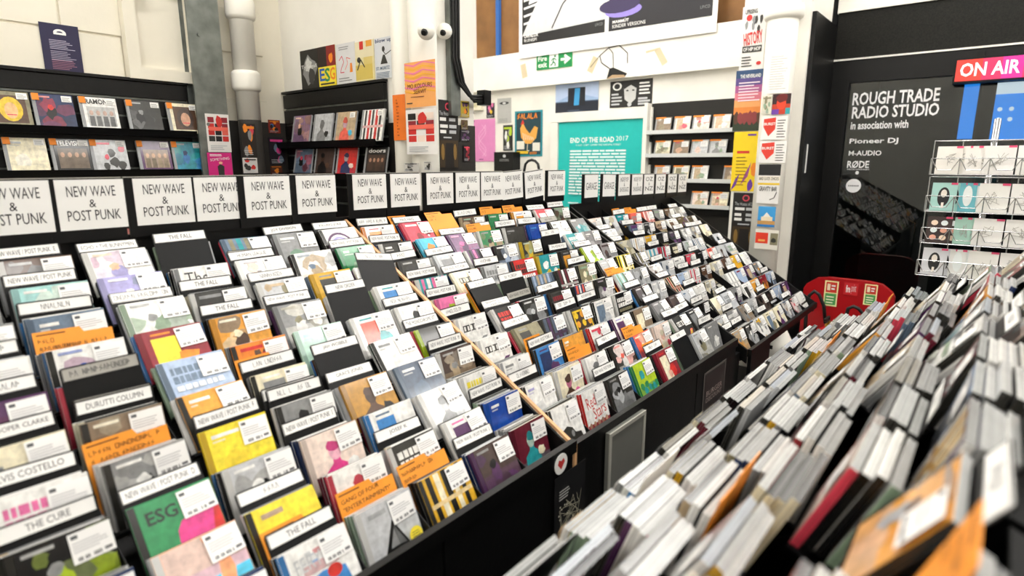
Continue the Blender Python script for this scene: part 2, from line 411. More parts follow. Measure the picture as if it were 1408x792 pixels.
def disc(mw, label, cover=None, sticker=True, rng=RND, score=None, spine=None, top=None, rnd=None):
    d = Disc(); d.mw = mw; d.cover = cover; d.label = label; d.seed = rng.randrange(1 << 30)
    d.spine = spine or rng.choice(SPINES); d.top = top or rng.choice(TOPS); d.body = cover[1] if cover else rng.choice(['silver', 'grey', 'charcoal', 'white'])
    d.sticker = sticker and cover is not None; d.round = rnd
    p = mw @ Vector((0, 0, 0.1)); q = p - CAM; dist = q.length
    dep = q.dot(_fwd)
    vis = 1.0
    if dep < 0.1: vis = 0.0
    else:
        sx = CW/2 + FPX*q.dot(_right)/dep; sy = CH/2 - FPX*q.dot(_upw)/dep
        if sx < -90 or sx > CW + 60 or sy < -60 or sy > CH + 120: vis = 0.0
    d.score = (score if score is not None else (0.0080 if cover else 0.0013))*vis/(dist*dist)
    DISCS.append(d)
    return d
_case_cache = {}
def case_mesh(d):
    k = (d.top, d.spine, d.body)
    if k not in _case_cache: _case_cache[k] = case_mb(*k).mesh('compact_disc', M['case'])
    return _case_cache[k]
_stk = []
def emit_discs():
    """the 300 discs that show largest are objects of their own, the rest one object"""
    vis = [d for d in DISCS if d.score > 0]
    vis.sort(key=lambda d: -d.score)
    if not _stk:
        for s in STICK: _stk.append(s.mesh('price_sticker', M['sticker']))
    for d in vis[:300]:
        o = link('compact_disc', case_mesh(d), None, d.mw)
        tag(o, d.label, 'compact disc', 'compact discs in the browser bins')
        rng = random.Random(d.seed)
        if d.cover:
            c = cover_mb(*d.cover, rng).build('cover_insert', M['cover'], o)
        if d.sticker:
            s = link('price_sticker', _stk[rng.randrange(4)], o, T(0.007 + 0.004*rng.random(), -0.0036, 0.068 + 0.003*rng.random()) @ RY(rng.uniform(-2, 2)))
        if d.round:
            p = PR(0.034, 0.034, 0.034, 0.012, y=-0.0042); p.ell(0.5, 0.5, 0.5, 0.5, d.round); p.lines(4, 0.2, 0.25, 0.85, 0.8, 'charcoal', rng, 0.3); p.build('round_sticker', M['sticker'], o)
    big = MB(); bigc = MB(); bigs = MB()
    for d in vis[300:]:
        rng = random.Random(d.seed)
        big.add(case_mb(d.top, d.spine, d.body), d.mw)
        if d.cover: big.add(cover_mb(*d.cover, rng), d.mw)
        if d.sticker: big.add(STICK[rng.randrange(4)], d.mw @ T(0.009, -0.0036, 0.069))
    o = big.build('compact_disc', M['case'])
    tag(o, 'many small distant compact discs packed in the far bin and deep rows', 'compact disc', 'compact discs in the browser bins', 'stuff')

# ------------------------------------------------------------------ divider cards
READABLE = {'THE FALL', 'DEVO', 'DURUTTI COLUMN', 'JOHN COOPER CLARKE', 'ELVIS COSTELLO', 'THE CURE', 'ECHO + THE BUNNYMEN', 'JAH WOBBLE', 'GRACE JONES', 'JOSEF K', 'JOY DIVISION', 'KILLING JOKE',
            'HUMAN LEAGUE', 'PAUL HAIG', 'GANG OF FOUR|"ENTERTAINMENT!"', 'THE THE|SOUL MINING', 'THE MONOCHROME SET', 'NEW ORDER', 'GARAGE', 'INDIE POP'}
_card = {}
def card_body(kind):
    if kind not in _card:
        b = MB()
        if kind == 'orange':
            prof = [(-0.072, 0), (0.072, 0), (0.072, 0.146), (0.018, 0.146), (0.012, 0.158), (-0.072, 0.158)]
        else:
            prof = [(-0.070, 0), (0.070, 0), (0.070, 0.152), (0.066, 0.156), (-0.066, 0.156), (-0.070, 0.152)]
        b.prism(prof, 'y', 0.0, 0.0014)
        _card[kind] = b.mesh('divider_card', {'orange': M['orange'], 'black': M['blackplastic'], 'grey': M['greycard'], 'white': M['white']}[kind])
    return _card[kind]
def divider(mw, text, kind, label, rng):
    """kind D white strip on black, G grey, O orange, K black card in view"""
    o = link('divider_card', card_body({'O': 'orange', 'W': 'white'}.get(kind, 'black')), None, mw)
    tag(o, label, 'divider card', 'orange divider cards' if kind == 'O' else 'white-strip divider cards')
    if kind == 'W': return o
    readable = text.startswith('NEW WAVE') or text in READABLE
    if kind == 'O':
        p = PR(0.144, 0.158, -0.072, 0.0, y=-0.0002)
        p.lines(1, 0.04, 0.945, 0.5, 0.985, '7a4a10', rng, 0.5)
        rows = text.split('|')
        for i, t in enumerate(rows):
            v = 0.84 - 0.10*i
            if readable: p.text(t, 0.05, v, 0.05 + min(0.85, 0.055*len(t)), v + 0.06, '3a2410', rot=0.02)
            else: p.scribble(len(t), 0.05, v, 0.05 + min(0.85, 0.05*len(t)), v + 0.055, 0.0009, '3a2410', rng)
        p.build('lettering', M['sticker'], o)
    else:
        s = MB(); s.box(-0.067, 0.067, -0.0010, -0.0002, 0.128, 0.1545)
        st = s.build('label_strip', M['greycard'] if kind == 'G' else M['white'], o)
        p = PR(0.134, 0.0265, -0.067, 0.128, y=-0.0011)
        rows = text.split('|')
        for i, t in enumerate(rows):
            v0 = 0.28 if len(rows) == 1 else (0.56 - 0.42*i); v1 = v0 + (0.44 if len(rows) == 1 else 0.28)
            ln = min(0.88, 0.05*len(t) + 0.05); u0 = 0.5 - ln/2
            if readable: p.text(t, u0, v0, u0 + ln, v1, '26262c', rot=rng.uniform(-0.02, 0.02))
            else: p.scribble(max(4, len(t)), u0, v0, u0 + ln, v1, 0.0009, '30343c', rng)
        for a, b, c, d in ((0, 0, 1, 0.05), (0, 0.95, 1, 1), (0, 0, 0.010, 1), (0.990, 0, 1, 1)): p.rect(a, b, c, d, '1a1a1a')
        p.build('lettering', M['sticker'], st)
    return o
STOCK = """
-7 1 0.272 C panel navy white grey
-7 2 0.269 C photo black lime grey
-7 2 0.243 D THE CURE
-7 2 0.151 C panel white pink rose
-7 3 0.269 C type white pink yellow
-7 3 0.233 D ELVIS COSTELLO
-7 4 0.253 D JOHN COOPER CLARKE
-7 4 0.251 C emblem cream grey black
-7 5 0.245 D TOM TOM CLUB
-7 5 0.268 C photo plum red black
-7 6 0.243 D TALKING HEADS
-7 6 0.268 C panel white orange grey
-7 7 0.270 C plain grey yellow white
-7 7 0.272 C plain sage grey white
-6 1 0.414 C beach peach sky slate
-6 2 0.414 C esg green magenta red
-6 2 0.400 D NEW WAVE / POST PUNK  D
-6 3 0.357 O YOU MUST HAVE THE|YOUR MOST NOISE
-6 3 0.384 C photo grey black white
-6 4 0.366 C photo sepia black cream
-6 4 0.377 D DURUTTI COLUMN
-6 4 0.384 G DEVO
-6 5 0.376 G MANICURED NOISE
-6 6 0.379 C photo white peach blue
-6 6 0.367 O WIRE|THE IMPORTANT "154" IS DRILL
-6 7 0.367 C plain slate grey white
-6 7 0.354 D DELTA 5
-6 8 0.347 D NEW WAVE / POST PUNK
-6 8 0.369 C photo aqua mint white
-6 9 0.371 C photo brown black grey
-6 9 0.350 D NEW WAVE / POST PUNK  E
-5 0 0.572 C collage white azure red
-6 0 0.400 C type navy grey white
-5 0 0.547 D THE FALL
-5 0 0.546 O THE FALL|SPECIAL
-5 1 0.522 C pyramid yellow orange purple
-5 1 0.530 D FELT
-5 2 0.556 C photo silver black white
-5 3 0.555 C plain yellow gold white
-5 3 0.544 D NEW WAVE / POST PUNK  F
-5 4 0.560 C plain amber orange white
-5 5 0.545 C type powder slate white
-5 6 0.534 C panel crimson yellow orange
-5 7 0.503 D CABS (MONEY BAND)
-5 7 0.552 C photo white sage grey
-5 8 0.498 C photo lilac slate white
-5 9 0.524 C photo white lilac peach
-5 9 0.499 D ECHO + THE BUNNYMEN
-4 0 0.741 C pyramid silver black grey
-4 0 0.707 O GANG OF FOUR|"ENTERTAINMENT!"
-4 1 0.721 C figure white rose grey
-4 2 0.713 C figure blush magenta white
-4 2 0.687 D NEW WAVE / POST PUNK  I
-4 3 0.739 C figure grey black white
-4 3 0.720 D THOMAS DOLBY
-4 3 0.691 D THE DAMNED
-4 4 0.677 C panel cream grey white
-4 4 0.672 D FAD GADGET
-4 4 0.669 O FACTORY|FLOOR
-4 5 0.700 C splash orange brown red
-4 6 0.701 D THE FALL
-4 6 0.699 C photo amber brown cream
-4 7 0.686 C splash charcoal red grey
-4 7 0.671 D THE FALL
-4 8 0.697 C thetype white grey black
-4 9 0.650 D THE FALL
-3 0 0.915 C stripe mustard black cream
-3 0 0.838 O THE RESIDENTS|TUNES
-3 1 0.858 C type charcoal white grey
-3 1 0.834 D JOSEF K
-3 2 0.894 C panel white azure slate
-3 3 0.878 C figure ochre brown black
-3 3 0.855 D GRACE JONES
-3 4 0.837 K JAH WOBBLE
-3 5 0.864 C plain mint white aqua
-3 6 0.818 D NEW WAVE / POST PUNK  J
-3 6 0.856 C photo grey white khaki
-3 8 0.832 D HUMAN LEAGUE
-3 8 0.849 C photo white peach brown
-3 8 0.848 G NEW WAVE / POST PUNK  J
-2 0 1.070 C photo umber plum black
-2 0 1.022 D NEW WAVE / POST PUNK  J
-2 1 1.040 C panel white plum pink
-2 2 1.053 C figure white grey silver
-2 3 1.081 C plain denim slate white
-2 4 1.034 C plain white silver grey
-2 5 1.049 C panel white coral teal
-2 6 0.996 K NEW ORDER
-2 7 1.037 C panel mustard charcoal grey
-2 8 1.027 C photo white sand slate
-2 9 0.990 D JOY DIVISION
-2 9 0.999 C plain grey green white
-1 0 1.230 C figure maroon teal cream
-1 1 1.208 C plain royal blue white
-1 1 1.186 C plain blue azure white
-1 1 1.169 D NEW WAVE / POST PUNK  N
-1 2 1.201 C type white yellow charcoal
-1 3 1.216 C photo umber sand grey
-1 3 1.167 D NEW WAVE / POST PUNK  M
-1 4 1.176 D THE MONOCHROME SET
-1 4 1.202 C dot charcoal lime grey
-1 5 1.148 D LENE LOVICH
-1 5 1.209 C figure white black teal
-1 6 1.179 C panel white azure teal
-1 6 1.245 C stripe charcoal teal aqua
-1 7 1.177 C figure white coral blush
-1 7 1.160 T KRAFTWERK
-1 8 1.136 D NEW WAVE / POST PUNK  K
-1 8 1.170 C plain green sage white
-1 9 1.161 C swirl white plum lilac
-1 9 1.147 D KILLING JOKE
0 0 1.351 C blob white charcoal grey
0 1 1.337 C plain white silver lilac
0 1 1.350 D PERE UBU
0 2 1.432 C plain white silver grey
0 2 1.374 C type white charcoal black
0 3 1.425 C boxtype white charcoal plum
0 3 1.398 C boxtype white charcoal plum
0 4 1.338 D ORANGE JUICE
0 4 1.362 C boxtype white charcoal grey
0 5 1.396 C figure pink lime orange
0 5 1.359 D NEW WAVE / POST PUNK  O
0 6 1.329 D NEW WAVE / POST PUNK
0 6 1.389 C stripe teal pink white
0 7 1.406 C photo charcoal black grey
0 7 1.375 D NICO
0 8 1.350 D NEW WAVE / POST PUNK  M
0 8 1.427 C plain charcoal grey white
0 9 1.332 C panel white orange red
0 9 1.342 D THE WEDDING PRESENT
1 0 1.524 C scripttype white red crimson
1 1 1.529 C figure cream brown pink
1 2 1.576 D NEW WAVE / POST PUNK  L
1 2 1.586 C panel azure navy plum
1 2 1.527 O SISTER RAY|OF THE WEEK
1 3 1.590 D SIMPLE MINDS
1 3 1.572 C panel khaki charcoal grey
1 4 1.578 C type black red grey
1 4 1.576 D SIOUXSIE + THE|BANSHEES
1 4 1.607 C photo silver charcoal black
1 5 1.583 D THE SLITS
1 5 1.577 D PIL
1 5 1.544 O THE RAINCOATS|THE RAINCOATS
1 6 1.463 D NEW WAVE / POST PUNK  P
1 6 1.510 C boxtype cream charcoal grey
1 8 1.549 C flower sky gold orange
1 9 1.556 D PAUL HAIG
1 9 1.611 C splash rose crimson white
1 9 1.517 O POST PUNK|NEW IN
2 0 1.676 C photo charcoal silver black
2 0 1.632 D NEW WAVE / POST PUNK  U
2 1 1.694 C figure white grey black
2 1 1.625 O THIS HEAT|NEW!
2 2 1.630 C plain amber plum white
2 4 1.733 C photo charcoal black silver
2 4 1.723 G NEW WAVE / POST PUNK
2 5 1.716 D SWELL MAPS
2 7 1.716 C stripe plum black pink
2 8 1.692 C photo mauve plum pink
2 8 1.694 D POINTED STICKS
2 9 1.669 O THE POP|GROUP
3 0 1.849 C flower lime green teal
3 2 1.844 C splash white red rose
3 3 1.881 C ornate charcoal gold amber
3 3 1.834 D TELEVISION  T
3 6 1.875 C type red charcoal white
3 8 1.838 O SUICIDE|FIRST
3 8 1.872 D SUBWAY SECT
3 8 1.885 C photo green sand charcoal
3 9 1.841 D THE SOFT BOYS
3 9 1.866 C photo brown sand green
4 0 2.063 C panel crimson cream red
4 0 2.022 D THROBBING
4 0 2.041 O XTC SALE|THIS WEEK
4 1 2.004 C photo coral azure cream
4 1 1.954 O X-RAY SPEX|REISSUE
4 2 1.998 C panel white plum lilac
4 3 2.067 C panel white slate silver
4 3 2.009 D TUXEDOMOON
4 4 2.040 C stripe navy coral white
4 5 2.078 C stripe charcoal maroon white
4 6 2.069 C flower teal gold white
4 7 2.070 C photo charcoal gold sage
4 8 2.020 D THE TEARDROP
4 8 2.039 C plain charcoal black grey
4 9 2.011 C photo green charcoal sage
4 9 2.011 O WIRE|CHAIRS MISSING
5 0 2.264 D ZED
5 1 2.234 C figure blush cream rose
5 3 2.233 C type black white khaki
5 6 2.214 D WALL OF VOODOO
5 6 2.174 C panel charcoal amber grey
5 7 2.177 D VIC GODARD
5 8 2.196 D ULTRAVOX
5 8 2.236 C plain royal blue azure
5 9 2.211 C panel white amber lilac
5 9 2.192 O THE THE|SOUL MINING
6 0 2.428 C photo silver khaki black
6 0 2.361 C photo brown charcoal khaki
6 1 2.381 C boxtype charcoal white coral
6 1 2.390 D ZOUNDS
6 2 2.330 C photo grey charcoal silver
6 2 2.443 D XTC
6 3 2.404 C photo charcoal black silver
6 3 2.308 D WIRE
6 4 2.291 C stripe aqua sage white
6 4 2.329 O YOUNG|MARBLE GIANTS
6 5 2.345 C plain silver grey white
6 6 2.409 C figure white lime green
6 6 2.389 D NEW WAVE
6 8 2.406 C plain white silver grey
6 8 2.427 G NEW WAVE
6 8 2.446 C plain silver white grey
6 9 2.346 D NEW WAVE / POST PUNK  V
6 9 2.377 C panel rose white red
7 2 2.525 C photo umber plum charcoal
7 3 2.581 C photo silver grey white
7 4 2.492 C photo grey silver charcoal
7 5 2.565 C stripe yellow black white
7 7 2.487 C plain grey silver white
7 9 2.503 D NEW WAVE / POST PUNK  W
7 9 2.534 C photo sage brown charcoal
"""
# ------------------------------------------------------------------ browser bins
ORD = ['', 'first', 'second', 'third', 'fourth', 'fifth', 'sixth', 'seventh', 'eighth', 'ninth', 'tenth', 'eleventh', 'twelfth', 'thirteenth', 'fourteenth']
TP = 0.0905                                     # tier pitch, front to back
_unit = MB(); _unit.box(0, 1, 0, 1, 0, 1)
SHELF = None
def fill_unit(root, L, frame, x0, pitch, ncol, ntier, y0, ztop, slope, colname, table, seed, lean_mix=0.45, dense=1.0, plabel=0.45, empties=0.03, worange=0.06, texts=None, jit=0.004):
    """tiers of leaning discs with divider cards; frame maps bin coordinates (x along, y back, z up) to the room"""
    global SHELF
    if SHELF is None: SHELF = _unit.mesh('tier_shelf', M['blackplastic'])
    rng = random.Random(seed)
    for c in range(ncol):
        xc = x0 + pitch*(c + 0.5)
        known = [i[0] for k in range(ntier) for i in table.get((c, k), []) if i[1] == 'C']
        edge = 0.006 if (c == 0 and colname(0).endswith('right of wood edge')) else (-0.002 if (c == ncol - 1 and colname(0).endswith('left of wood edge')) else 0.0)
        xc += edge
        if len(known) > 3 and not edge: xc += max(-0.004, min(0.004, sum(known)/len(known) - xc))
        cur = rng.uniform(17, 26) if rng.random() > lean_mix else rng.uniform(28, 38); th = []
        for _ in range(ntier + 1):
            if rng.random() < 0.25: cur = rng.uniform(15, 24) if rng.random() > lean_mix else rng.uniform(28, 40)
            th.append(math.radians(min(cur + rng.uniform(-2.5, 2.5), 31.0 if not th else 50.0)))
        for k in range(ntier):
            cell = table.get((c, k))
            if cell == []: continue
            t1, t2 = th[k], th[k+1]
            if k and cell is None and rng.random() < empties: continue
            yt = y0 + TP*k; zt = ztop + slope*TP*k
            g1 = TP*math.cos(t1) - slope*TP*math.sin(t1)
            room = min(g1, g1 - 0.125*math.sin(t2 - t1)) - 0.0035 - 0.056*max(0.0, math.sin(t1 - t2))
            if k == ntier - 1: room = min(room, 0.042)
            top = Vector((0, yt, zt)); up = Vector((0, math.sin(t1), math.cos(t1))); bk = Vector((0, math.cos(t1), -math.sin(t1)))
            bot = top - up*0.1245
            rot = RX(-math.degrees(t1))
            where = '%s tier, %s' % (ORD[k+1] if k else 'front', colname(c))
            if cell is None:
                cell = [(xc + rng.uniform(-0.01, 0.01), 'C', '%s %s %s %s' % (rng.choice(STYLES), rng.choice(PALETTE), rng.choice(PALETTE), rng.choice(PALETTE)))]
                if rng.random() < plabel: cell.append((xc + rng.uniform(-0.008, 0.008), 'D', rng.choice(texts) if texts else 'scribbled'))
                if rng.random() < worange: cell.append((xc + rng.uniform(-0.006, 0.006), 'O', 'scribbled|card'))
            discs = [i for i in cell if i[1] == 'C']; cards = [i for i in cell if i[1] != 'C']
            front_cards = [i for i in cards if i[1] in 'KT' or not discs]
            cards = [i for i in cards if i not in front_cards]
            s = 0.0; used = 0; n = 0
            def place(x, s, lift=0.0, roll=0.0, yaw=0.0):
                p = bot + bk*s + up*lift
                return frame @ T(x, p.y, p.z) @ rot @ RY(roll) @ RZ(yaw)
            clampx = lambda x: xc + max(-0.0045, min(0.0045, (x - xc)*0.4))*(0.5 if edge else 1.0)
            for i, (x, kd, tx) in enumerate(front_cards):
                divider(place(clampx(x), s, 0.004 if kd != 'T' else 0.012, 9.0 if kd == 'T' else rng.uniform(-1, 1)), tx, kd if kd not in 'KT' else 'D',
                        '%s%s card standing in front, %s' % (ORD[i+1] + ' ' if len(front_cards) > 1 else '', 'orange divider' if kd == 'O' else ('tilted black divider' if kd == 'T' else 'black divider'), where), rng)
                s += 0.005
            room -= 0.0036*len(cards)
            for i, (x, kd, tx) in enumerate(discs):
                st, c1, c2, c3 = tx.split(' ')
                xx = clampx(x)
                desc = '%s and %s CD' % (c1, c2)
                rs = {'dot': None, 'pyramid': 'yellow' if c1 == 'silver' else None}.get(st)
                disc(place(xx, s, 0, rng.uniform(-0.6, 0.6)), '%s%s%s' % (desc, ' facing out, ' if i == 0 else ' just behind another cover, ', where), (st, c1, c2, c3), rng.random() < 0.93, rng, rnd=rs,
                     spine=rng.choice([c1, c2, 'white', 'charcoal']))
                s += 0.0125; n += 1
            nmax = int((room - s)/0.0108)
            extra = max(0, min(nmax, int(round(nmax*dense*rng.uniform(0.55, 1.1)))))
            sp = rng.choice(SPINES); tpc = rng.choice(TOPS)
            for j in range(extra):
                if s + 0.0107 > room: break
                if rng.random() < 0.4: sp = rng.choice(SPINES); tpc = rng.choice(TOPS)
                dd = disc(place(xc + rng.uniform(-0.0045, 0.0045)*(0.4 if edge else 1.0), s, jit*rng.random()**2, rng.uniform(-0.3, 0.3)), 'CD case %s behind the one in front, %s' % (ORD[j+1], where), None, False, rng, spine=sp, top=tpc)
                s += 0.0107 + 0.0004*rng.random() + (0.004 if rng.random() < 0.12 else 0)
            for i, (x, kd, tx) in enumerate(cards):
                lab = {'D': 'divider card with white strip', 'G': 'divider card with grey strip', 'O': 'orange handwritten divider card', 'W': 'blank white divider card'}[kd]
                divider(place(clampx(x), s + 0.0012, 0.002 + 0.004*i + min(0.016, s*math.tan(t1)*0.6), rng.uniform(-1.5, 1.5)), tx, kd, '%s%s, %s' % (lab, ' ' + ORD[i+1] + ' in pocket' if len(cards) > 1 else '', where), rng)
                s += 0.0036
            sh = link('tier_shelf', SHELF, root)
            p = bot - up*0.0066
            sh.matrix_local = L @ T(xc - 0.074, p.y, p.z) @ rot @ Matrix.Diagonal((0.148, max(0.02, s + 0.002), 0.004, 1))

def bin_shell(name, label, frame, x0, x1, ylip, zlip, yback, zback, slope, base_doors, pine=None, pitch=None, ncol=0, boards=((-0.015, -0.001), (0.001, 0.015)), base_x1=None, bd=0.17, thin=False):
    bx = x1 if base_x1 is None else base_x1
    root = empty(name, frame @ T((x0+x1)/2, (ylip+yback)/2, 0)); tag(root, label, 'browser bin', 'black CD browser bins')
    L = (frame @ T((x0+x1)/2, (ylip+yback)/2, 0)).inverted() @ frame
    def part(nm, mb, mat): return mb.build(nm, mat, root, L)
    b = MB(); b.box(x0, x1, ylip - 0.018, ylip, zlip - 0.035, zlip); part('front_lip', b, M['blackwood'])
    prof = [(ylip, zlip - bd + 0.02), (yback, zlip - bd + 0.02), (yback, zlip + slope*(yback - ylip)), (ylip, zlip)]
    if thin: prof = [(ylip, zlip - 0.065), (yback, zlip - 0.065 + slope*(yback - ylip)*0.9), (yback, zlip + slope*(yback - ylip)), (ylip, zlip)]
    for i, xx in enumerate((x0, x1)):
        if boards[i] is None: continue
        b = MB(); b.prism(prof, 'x', xx + boards[i][0], xx + boards[i][1]); part('side_board', b, M['blackwood'])
        if pine is not None and i == pine:
            b = MB(); b.prism([(ylip - 0.02, zlip - 0.002), (yback, zlip + slope*(yback - ylip) + 0.001), (yback, zlip + slope*(yback - ylip) + 0.009), (ylip - 0.02, zlip + 0.008)], 'x', xx + 0.001, xx + 0.012)
            pe = part('edge_trim', b, M['pinewood']); pe['label'] = 'pale bare wood top edge'
            b = MB(); b.box(xx + 0.001, xx + 0.013, ylip - 0.026, ylip - 0.0185, zlip - 0.13, zlip + 0.006); part('edge_trim', b, M['pinewood'])
    b = MB(); b.box(x0, x1, yback, yback + 0.018, 0.1, zback); part('back_panel', b, M['blackwood'])
    if not thin:
        b = MB(); b.prism([(ylip, zlip - bd), (yback, zlip - bd + slope*(yback - ylip)*0.97), (yback, zlip - bd - 0.01 + slope*(yback - ylip)*0.97), (ylip, zlip - bd - 0.015)], 'x', x0 + 0.016, x1 - 0.016); part('bed_board', b, M['blackwood'])
    if pitch:
        for c in range(1, ncol):
            b = MB(); xx = x0 + pitch*c
            b.prism([(ylip + 0.002, zlip - (0.06 if thin else 0.14)), (yback - 0.002, zlip - (0.06 if thin else 0.14) + slope*(yback - ylip)*0.97), (yback - 0.002, zlip - (0.03 if thin else 0.055) + slope*(yback - ylip)), (ylip + 0.002, zlip - (0.02 if thin else 0.04))], 'x', xx - 0.001, xx + 0.001); part('column_divider', b, M['blackplastic'])
    # base cabinet
    zb = zlip - bd - 0.02
    b = MB(); b.box(x0 + 0.01, bx - 0.01, ylip + 0.004, yback, 0.10, zb); part('cabinet_body', b, M['blackwood'])
    b = MB(); b.box(x0 + 0.03, bx - 0.03, ylip + 0.10, yback - 0.05, 0.0, 0.10); part('plinth', b, M['blackmatt'])
    n = base_doors; wd = (bx - x0 - 0.02)/n
    for i in range(n):
        b = MB(); b.box(x0 + 0.01 + wd*i + 0.004, x0 + 0.01 + wd*(i+1) - 0.004, ylip - 0.014, ylip + 0.002, 0.11, zlip - 0.038)
        d = part('cabinet_door', b, M['blackwood'])
    return root, L
# ------------------------------------------------------------------ room shell
CEIL = 4.0
Y_LEFT, X_PIER, Y_PIER, X_END, X_COL, X_STUDIO = 3.08, 1.85, 2.09, 5.0, 4.6, 5.25
struct(boxobj('floor', M['floor'], -3.2, 8.0, -4.2, 5.6, -0.1, 0.0))
struct(boxobj('ceiling', M['ceiling'], -3.2, 8.0, -4.2, 5.6, CEIL, CEIL + 0.1))
wl = struct(boxobj('wall_left', M['wallcream'], -3.2, X_PIER + 0.45, Y_LEFT + 0.012, Y_LEFT + 0.2, 0.0, CEIL))
struct(boxobj('wall_back', M['wallwhite'], -3.3, -3.2, -4.2, 5.6, 0.0, CEIL))
struct(boxobj('wall_right', M['wallwhite'], -3.2, 8.0, -4.3, -4.2, 0.0, CEIL))
struct(boxobj('wall_corner', M['wallwhite'], X_PIER + 0.45, X_END, 5.4, 5.6, 0.0, CEIL))
struct(boxobj('wall_return', M['wallwhite'], X_PIER + 0.30, X_PIER + 0.45, Y_LEFT + 0.2, 5.4, 0.0, CEIL))
# painted blocks on the left wall, laid in bond with raked joints
def block_mesh(wd, ht):
    b = MB(); e = 0.004
    o = [(0, 0.012, 0), (wd, 0.012, 0), (wd, 0.012, ht), (0, 0.012, ht)]; i = [(e, 0, e), (wd-e, 0, e), (wd-e, 0, ht-e), (e, 0, ht-e)]
    b.face(i)
    for k in range(4): b.face([o[k], o[(k+1) % 4], i[(k+1) % 4], i[k]])
    return b.mesh('block', M['wallcream'])
BLK = block_mesh(0.437, 0.211)
for r in range(8, 16):
    for c in range(-1, 8):
        x = -0.9 + 0.44*c + (0.22 if r % 2 else 0); z = 0.01 + 0.215*r
        if x + 0.44 > X_PIER - 0.02: continue
        if z + 0.21 > CEIL: continue
        link('block', BLK, wl, T(x, Y_LEFT + 0.0005 + 0.0015*RND.random(), z))
# pier that carries the second display, and the end of it with its drain pipes
pier = struct(boxobj('wall_pier', M['wallwhite'], X_PIER, X_PIER + 0.42, Y_PIER, Y_LEFT + 0.2, 1.80, CEIL))
struct(boxobj('trim_1', M['wainscot'], X_PIER - 0.004, X_PIER + 0.424, Y_PIER - 0.004, Y_LEFT + 0.2, 0.0, 1.80))
struct(boxobj('trim_2', M['wainscot'], 1.36, X_PIER - 0.004, Y_LEFT - 0.008, Y_LEFT + 0.1, 0.0, 1.83))
# end wall with door opening covered by the festival board
zb0 = atX(700, 128, X_END).z; 
we = struct(boxobj('wall_end', M['wallwhite'], X_END, X_END + 0.18, 1.30, 5.4, 0.0, 2.36))
# beam over the end wall, standing proud of it
bb = MB(); bb.box(X_END - 0.06, X_END + 0.02, 1.30, 5.2, 2.36, 2.70); bm_ = bb.build('trim_3', M['wallwhite']); struct(bm_, None)
# clerestory opening above the beam backed with brown board
struct(boxobj('window_1', M['cardboard'], X_END + 0.10, X_END + 0.12, 1.30, 5.2, 2.70, CEIL))
for yy in (atX(655, 40, X_END).y + 0.12, 3.9, 2.05, 1.62):
    boxobj('window_frame', M['wallwhite'], X_END + 0.02, X_END + 0.10, yy - 0.03, yy + 0.03, 2.70, CEIL, bpy.data.objects['window_1'])
boxobj('window_bar', pbsdf('blue_bar', '2b62a8', rough=0.4), X_END + 0.03, X_END + 0.07, atX(681, 40, X_END).y - 0.02, atX(681, 40, X_END).y + 0.02, 2.70, CEIL, bpy.data.objects['window_1'])
# white column in front of the end wall
pc0, pc1 = atX(1010, 200, X_COL).y, atX(1098, 200, X_COL).y
struct(boxobj('wall_column', M['wallwhite'], X_COL, X_END + 0.2, pc1, pc0, 0.0, CEIL))
# black jamb, studio front
struct(boxobj('trim_4', M['blackwood'], X_COL + 0.03, X_STUDIO + 0.02, pc1 - 0.03, pc1 - 0.001, 0.0, 2.62))
yj = pc1 - 0.031
zg1 = atX(1165, 114, X_STUDIO).z; yg0 = atX(1163, 160, X_STUDIO).y
b = MB(); b.box(X_STUDIO, X_STUDIO + 0.08, yg0, yj, 0.0, zg1 + 0.16); struct(b.build('door_1', M['blackwood']))
b = MB(); b.box(X_STUDIO, X_STUDIO + 0.08, -3.0, yg0, zg1, zg1 + 0.16); struct(b.build('trim_5', M['blackwood']))
zt0, zt1 = zg1 + 0.16, atX(1130, 22, X_STUDIO).z
b = MB(); b.box(X_STUDIO + 0.004, X_STUDIO + 0.10, -3.0, yj, zt0 + 0.012, zt1); struct(b.build('trim_6', M['speckle']))
b = MB(); b.box(X_STUDIO - 0.012, X_STUDIO + 0.10, -3.0, yj, zt0, zt0 + 0.012); struct(b.build('trim_7', M['wallwhite']))
b = MB(); b.box(X_STUDIO - 0.012, X_STUDIO + 0.10, -3.0, yj, zt1, zt1 + 0.02); struct(b.build('trim_8', M['wallwhite']))
b = MB(); b.box(X_STUDIO + 0.10, X_STUDIO + 0.14, -3.0, pc1, zt1 + 0.02, CEIL); struct(b.build('wall_studio', M['wallwhite']))
win = struct(boxobj('window_2', M['glass'], X_STUDIO + 0.03, X_STUDIO + 0.042, -3.0, yg0, 0.12, zg1))
b = MB(); b.box(X_STUDIO, X_STUDIO + 0.08, -3.0, yg0, 0.0, 0.12); struct(b.build('baseboard_studio', M['blackwood']))
# dim room behind the glass
struct(boxobj('wall_studio_back', M['studio'], 7.6, 7.7, -3.0, 2.0, 0.0, 2.9))
struct(boxobj('wall_studio_side', M['studio'], X_STUDIO + 0.14, 7.6, pc1, pc1 + 0.08, 0.0, 2.9))
struct(boxobj('wall_studio_far', M['studio'], X_STUDIO + 0.14, 7.6, -3.1, -3.0, 0.0, 2.9))
struct(boxobj('ceiling_studio', M['studio'], X_STUDIO + 0.15, 7.7, -3.1, 2.0, 2.8, 2.9))
struct(boxobj('floor_studio', M['blackmatt'], X_STUDIO + 0.15, 7.7, -3.1, 2.0, 0.0, 0.02))

